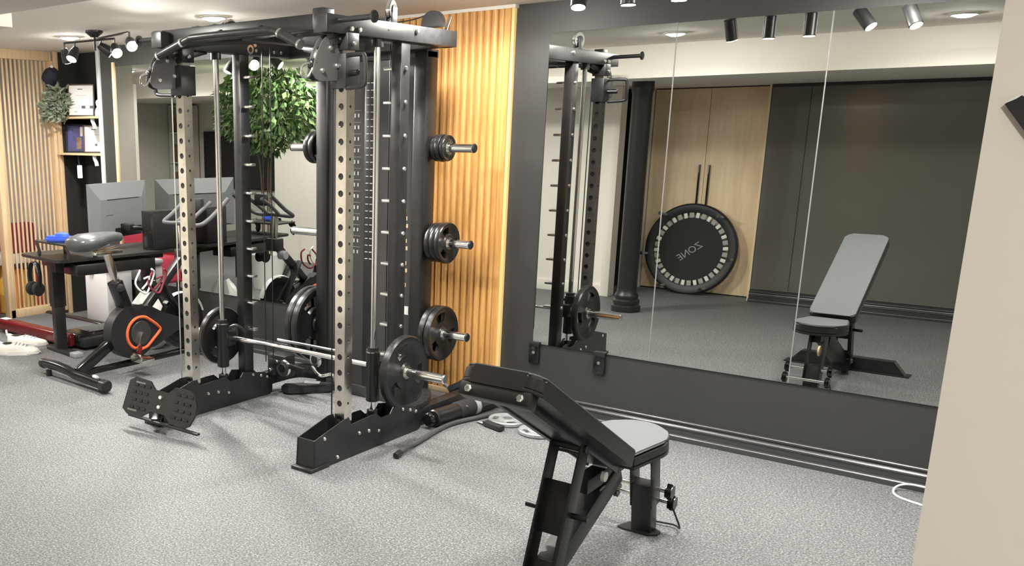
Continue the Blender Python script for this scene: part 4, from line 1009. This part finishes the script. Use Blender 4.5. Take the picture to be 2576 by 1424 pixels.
def shoe(loc, rz, label):
    o = thing('sneaker', label, 'shoe', loc, (0, 0, rz), 'pair of white sneakers')
    S = [(-.145, .024, .10), (-.13, .034, .105), (-.09, .037, .088), (-.04, .036, .085), (.0, .038, .088), (.05, .043, .07), (.095, .046, .055), (.13, .038, .045), (.148, .02, .032)]
    mb = MB(); rows = []
    for x, w, h in S:
        rows.append([mb.bm.verts.new((x, w * math.cos(a), .022 + (h - .022) * max(0, math.sin(a)) ** .8)) for a in [PI * k / 10 for k in range(11)]])
    for a, b in zip(rows, rows[1:]):
        for k in range(10): mb.bm.faces.new([a[k], a[k + 1], b[k + 1], b[k]])
    mb.bm.faces.new(rows[0]); mb.bm.faces.new(rows[-1][::-1])
    mb.build('upper', 'shoe_white', o, local=True, smooth=70)
    sole = [(-.152, .0), (-.14, .033), (-.08, .040), (0, .040), (.06, .047), (.11, .047), (.145, .03), (.158, 0)]
    MB().prism(sole + [(x, -y) for x, y in sole[::-1][1:-1]], 0, .028, None, .008).build('sole', 'paper', o, local=True)
    MB().lathe([(0, 0), (.022, 0), (.024, .004), (.018, .006), (0, .003)], Matrix.Translation((-.085, 0, .088)) @ Matrix.Scale(1.8, 4, (1, 0, 0)), 18).build('opening', 'vinyl_black', o, local=True)
    MB().tube(spline([(-.148, -.012, .09), (-.152, -.010, .125), (-.150, .010, .125), (-.146, .012, .09)], 4), .005, 8).build('heel_tab', 'paper', o, local=True)
    mb = MB()
    for k in range(4): mb.tube(spline([(-.02 + .025 * k, -.024, .080 - .006 * k), (-.01 + .025 * k, 0, .093 - .007 * k), (-.02 + .025 * k, .024, .080 - .006 * k)], 3), .0035, 6)
    mb.build('laces', 'strap', o, local=True)
shoe((-6.10, 3.66, 0), R(52), 'white sneaker nearer the bike, its toe towards the desk leg')
shoe((-6.30, 3.86, 0), R(50), 'white sneaker closer to the red walking pad, with raised heel tab')
mb = MB().lathe([(0, 0), (.12, .0), (.165, .05), (.175, .13), (.155, .22), (.12, .30), (.09, .36), (.05, .40), (0, .405)], None, 26)
for v in mb.bm.verts:
    a = math.atan2(v.co.y, v.co.x)
    if v.co.z > .02:
        s_ = 1 + .10 * math.sin(5 * a + v.co.z * 17) + .05 * math.sin(11 * a - v.co.z * 31); v.co.x *= s_; v.co.y *= s_; v.co.z *= 1 + .08 * math.sin(3 * a)
single(mb, 'bag', 'white_gloss', 'crumpled white plastic bag on the floor between bike and fridge', 'bag', (-5.58, 4.46, 0))

# ------------------------------------------------------------------ slat screen at the end wall
ss = thing('slat_screen', 'open screen of upright pale pine slats beside the shelf niche', 'screen', (-7.27, 4.62, 0))
MB().box((-7.30, 4.28, 2.212), (-7.245, 4.875, CZ), .003).build('top_rail', 'slat_pine', ss)
MB().box((-7.305, 4.30, .03), (-7.235, 4.875, .10), .003).build('bottom_rail', 'slat_pine', ss)
for k in range(12):
    y = 4.372 + k * .0408
    MB().box((-7.280, y - .0085, .10), (-7.268, y + .0085, 2.212), .0015).build('slat', 'slat_pine', ss)
MB().box((-7.31, 4.285, .03), (-7.235, 4.345, 2.212), .003).build('post', 'slat_pine', ss)
MB().box((-7.31, 4.845, .03), (-7.225, 4.875, 2.212), .003).build('post', 'slat_pine', ss)
# niche lining and shelves
struct(MB().box((-7.205, 5.13, 0), (-6.595, 5.15, CZ)), 'wall_niche', 'black_board', smooth=0)
struct(MB().box((-6.60, D + .008, 0), (-6.58, 5.15, CZ)), 'wall_niche_side', 'black_board', smooth=0)
struct(MB().box((-7.225, D - .002, 0), (-7.20, D + .035, CZ), .002), 'trim_8', 'slat_pine')
struct(MB().box((-7.225, D + .035, 0), (-7.20, 5.15, CZ)), 'wall_niche_inner', 'black_board', smooth=0)
for z, t in ((1.735, 'upper pale wooden shelf in the black niche, under the larger certificate'), (1.430, 'lower pale wooden shelf in the black niche, under the smaller certificate')):
    single(MB().box((-.302, -.14, -.009), (.302, .14, .009), .002), 'niche_shelf', 'slat_pine', t, 'shelf', (-6.90, 4.99, z), group='niche shelves')
def certificate(loc, rz, w, h, label, lean=8):
    o = thing('certificate_frame', label, 'framed certificate', loc, (R(-lean), 0, rz))
    f = MB(); t = .012
    for lo, hi in (((-w / 2, -.01, 0), (-w / 2 + t, .008, h)), ((w / 2 - t, -.01, 0), (w / 2, .008, h)), ((-w / 2, -.01, 0), (w / 2, .008, t)), ((-w / 2, -.01, h - t), (w / 2, .008, h))): f.box(lo, hi, .002)
    f.build('frame', 'frame_brown', o, local=True)
    MB().box((-w / 2 + .004, -.002, .004), (w / 2 - .004, .004, h - .004)).build('sheet', 'paper', o, local=True, smooth=0)
    MB().box((-.03, -.0035, h * .83), (.012, -.0018, h * .855), .0005).build('crest', 'ink', o, local=True)
    mb = MB().box((-.045, -.003, h * .64), (.045, -.0018, h * .652)).box((-w * .32, -.003, h * .29), (-w * .05, -.0018, h * .30)).box((-w * .32, -.003, h * .26), (-w * .08, -.0018, h * .27)).box((-w * .27, -.003, h * .13), (-w * .14, -.0018, h * .17))
    mb.build('printed_line', 'grey_ink', o, local=True, smooth=0)
    MB().box((w * .02, -.005, h * .25), (w * .46, -.0018, h * .335), .001).build('ribbon', 'ink', o, local=True)
    MB().lathe([(0, 0), (.021, 0), (.018, .004), (0, .004)], frame((w * .24, -.005, h * .295), (1, 0, 0), z=(0, -1, 0)), 20).build('seal', 'paper', o, local=True)
certificate((-6.97, 4.96, 1.745), R(38), .235, .275, 'larger framed certificate on the upper shelf of the niche')
certificate((-6.80, 4.955, 1.440), R(38), .19, .235, 'smaller framed certificate on the lower shelf of the niche')
pf = thing('picture_frame', 'dark frame with a purple picture on the lower niche shelf', 'picture', (-7.105, 4.985, 1.440), (R(-6), 0, R(34)))
mb = MB(); w, h, t = .19, .245, .014
for lo, hi in (((-w / 2, -.008, 0), (-w / 2 + t, .008, h)), ((w / 2 - t, -.008, 0), (w / 2, .008, h)), ((-w / 2, -.008, 0), (w / 2, .008, t)), ((-w / 2, -.008, h - t), (w / 2, .008, h))): mb.box(lo, hi, .002)
mb.build('frame', 'navy_cloth', pf, local=True)
MB().box((-w / 2 + .005, -.002, .005), (w / 2 - .005, .004, h - .005)).build('print', 'purple', pf, local=True, smooth=0)
MB().box((.035, -.0032, .14), (.06, -.0018, .22)).build('white_strip', 'paper', pf, local=True, smooth=0)
MB().box((.0, -.0032, .03), (.045, -.0018, .13)).build('brown_patch', 'brown_things', pf, local=True, smooth=0)
fg = MB().lathe([(0, 0), (.04, 0), (.042, .03), (.034, .06), (.022, .075), (.030, .095), (.032, .115), (.022, .132), (0, .136)], None, 20)
single(fg, 'figurine', 'white_gloss', 'small white figurine beside the larger certificate', 'figurine', (-6.665, 4.93, 1.744))
tg = thing('key_tag', 'pale key tag hanging on a dark cord under the lower niche shelf', 'tag', (-6.96, 4.90, 1.42))
MB().tube([(-6.96, 4.90, 1.421), (-6.962, 4.90, 1.38), (-6.958, 4.90, 1.335)], .007, 8).build('cord', 'navy_cloth', tg)
MB().prism(rrect(.042, .11, .006, .006), -.004, .004, frame((-6.956, 4.90, 1.225), (.57, .82, 0), y=(0, 0, 1)), .001).build('tag', 'paper', tg)
for z, t in ((1.726, 'short white strap dangling under the upper niche shelf'), (1.421, 'short white strap dangling under the lower niche shelf')):
    single(MB().tube(spline([(0, 0, 0), (.02, -.01, -.03), (.05, -.02, -.055), (.065, -.025, -.085)], 4), .010, 8, flat=(1.6, .4)), 'strap', 'white_plastic', t, 'strap', (-6.72, 4.89, z), group='straps under the niche shelves')
cp = thing('cap', 'black cap hanging on the end post of the slat screen', 'cap', (-7.20, 4.83, 2.05))
MB().lathe([(0, .075), (.04, .065), (.066, .03), (.072, -.02), (.068, -.05), (0, -.045)], frame((-7.19, 4.83, 2.085), (0, 1, 0), z=(.6, -.5, .6)), 24).build('crown', 'navy_cloth', cp)
MB().prism([(-.06, 0), (.06, 0), (.05, -.075), (.02, -.10), (-.02, -.10), (-.05, -.075)], -.004, .004, frame((-7.175, 4.825, 2.045), (.55, .83, 0), y=(0, 0, 1)), .002).build('brim', 'navy_cloth', cp)
MB().cyl((-7.205, 4.84, 2.155), (-7.16, 4.82, 2.16), .012, seg=12).build('tag', 'paper', cp)
pt = thing('trailing_plant', 'grey-green trailing plant hanging from the upper shelf over the slats', 'plant', (-7.0, 4.95, 1.744))
MB().lathe([(0, 0), (.045, 0), (.055, .07), (.05, .075), (0, .06)], Matrix.Translation((-7.13, 4.93, 1.744)), 20).build('pot', 'frame_brown', pt)
mb = MB(); ml = MB()
rnd = random.Random(11)
for k in range(13):
    a = rnd.uniform(-2.6, .4); L = rnd.uniform(.06, .15)
    p0 = Vector((-7.13, 4.93, 1.80))
    p1 = p0 + Vector((.065 * math.cos(a), -.11 * abs(math.sin(a)) - .03, .10 + rnd.uniform(-.03, .09)))
    p2 = p1 + Vector((.045 * math.cos(a), -.05, -.05 - L * .4)); p3 = p2 + Vector((rnd.uniform(-.04, .02), rnd.uniform(-.03, .02), -L))
    P_ = spline([p0, p1, p2, p3], 6); mb.tube(P_, .0028, 5)
    for i in range(3, len(P_), 1):
        for _ in (0, 1):
            leafmesh(ml, P_[i], (rnd.uniform(-1, 1), rnd.uniform(-1, .6), rnd.uniform(-.9, .5)), (rnd.uniform(-.5, .5), -1, rnd.uniform(-.3, .8)), rnd.uniform(.06, .095), rnd.uniform(.026, .042))
mb.build('stem', 'leaf_grey', pt); ml.build('foliage', 'leaf_grey', pt, smooth=0, kind='stuff')
# things glimpsed between the slats
ld_ = thing('storage_bench', 'pale wooden bench shelf glimpsed behind the slat screen', 'bench', (-7.72, 4.65, 0))
MB().box((-7.92, 4.25, .46), (-7.52, 4.98, .53), .004).build('seat', 'pale_wall', ld_)
for y in (4.27, 4.94): MB().box((-7.92, y, 0), (-7.52, y + .03, .46), .002).build('end_panel', 'pale_wall', ld_)
single(MB().box((-.07, -.17, 0), (.07, .17, .275), .045, None, 4), 'cushion', 'dark_red', 'dark red cushion upright on the bench behind the slats', 'cushion', (-7.74, 4.72, .53))
for k, (y, mm, h, t) in enumerate(((4.38, 'red_foam', .40, 'red rolled mat at the post end, behind the slats'), (4.50, 'yellow_foam', .44, 'yellow rolled mat second from the post end, behind the slats'), (4.62, 'orange_foam', .40, 'orange rolled mat in the middle of the row, behind the slats'), (4.74, 'yellow_foam', .38, 'yellow rolled mat next to the last one, behind the slats'), (4.86, 'red_foam', .36, 'last red rolled mat nearest the niche, behind the slats'))):
    o = thing('rolled_mat', t, 'rolled mat', (-7.66, y, 0), group='rolled mats behind the slats')
    MB().cyl((-7.66, y, 0), (-7.66, y, h), .054, seg=22, bev=.01).build('roll', mm, o)
    sp_ = [(-7.66 + (.008 + .0026 * j) * math.cos(j * .6), y + (.008 + .0026 * j) * math.sin(j * .6), h + .001) for j in range(17)]
    MB().tube(sp_, .002, 5).build('end_spiral', 'frame_brown', o)
single(MB().cyl((0, 0, 0), (0, 0, .42), .07, seg=22, bev=.012), 'foam_roller', 'leaf', 'dark green foam roller standing outside the slat screen post', 'foam roller', (-7.44, 4.20, 0))
# red armchair beyond the desk
ac = thing('armchair', 'red upholstered armchair seen in the mirror behind the desk', 'armchair', (-7.5, 3.72, 0))
MB().box((-7.78, 3.45, .12), (-7.22, 4.0, .40), .04, None, 3).build('seat', 'red_cloth', ac)
MB().box((-7.80, 3.45, .30), (-7.66, 4.0, .72), .05, None, 3).build('backrest', 'red_cloth', ac)
for y in (3.45, 3.90): MB().box((-7.78, y, .12), (-7.22, y + .10, .55), .035, None, 3).build('armrest', 'red_cloth', ac)
for x in (-7.74, -7.28):
    for y in (3.50, 3.95): MB().cyl((x, y, 0), (x, y, .13), .018, .022, seg=12).build('leg', 'frame_brown', ac)

# ------------------------------------------------------------------ camera and colour
cam = bpy.data.cameras.new('camera'); co = bpy.data.objects.new('camera', cam); COL.objects.link(co)
FPX, CX, CY = 2343.51, 769.149, 908.760
yaw, pitch, roll = .72418238, .23997029, -.00280948
rt = Vector((math.cos(yaw), math.sin(yaw), 0)); fw_ = Vector((-math.sin(yaw) * math.cos(pitch), math.cos(yaw) * math.cos(pitch), -math.sin(pitch))); up_ = rt.cross(fw_)
r2 = rt * math.cos(roll) + up_ * math.sin(roll); u2 = -rt * math.sin(roll) + up_ * math.cos(roll)
mw = Matrix((r2, u2, -fw_)).transposed().to_4x4(); mw.translation = Vector((0, 0, 1.6)); co.matrix_world = mw
cam.sensor_fit = 'HORIZONTAL'; cam.sensor_width = 36; cam.lens = 36 * FPX / 2576
cam.shift_x = (1288 - CX) / 2576; cam.shift_y = (CY - 712) / 2576
cam.clip_start = .02; cam.clip_end = 60
SC.camera = co
w = bpy.data.worlds.new('world'); SC.world = w; w.use_nodes = True
w.node_tree.nodes['Background'].inputs[0].default_value = (.9, .95, 1, 1); w.node_tree.nodes['Background'].inputs[1].default_value = .05
vs = SC.view_settings; vs.view_transform = 'Standard'; vs.look = 'None'; vs.gamma = 1; vs.use_curve_mapping = False; vs.exposure = 0.45
cy = SC.cycles; cy.max_bounces = 10; cy.diffuse_bounces = 5; cy.glossy_bounces = 6; cy.caustics_reflective = True; cy.blur_glossy = .5; cy.sample_clamp_indirect = 6
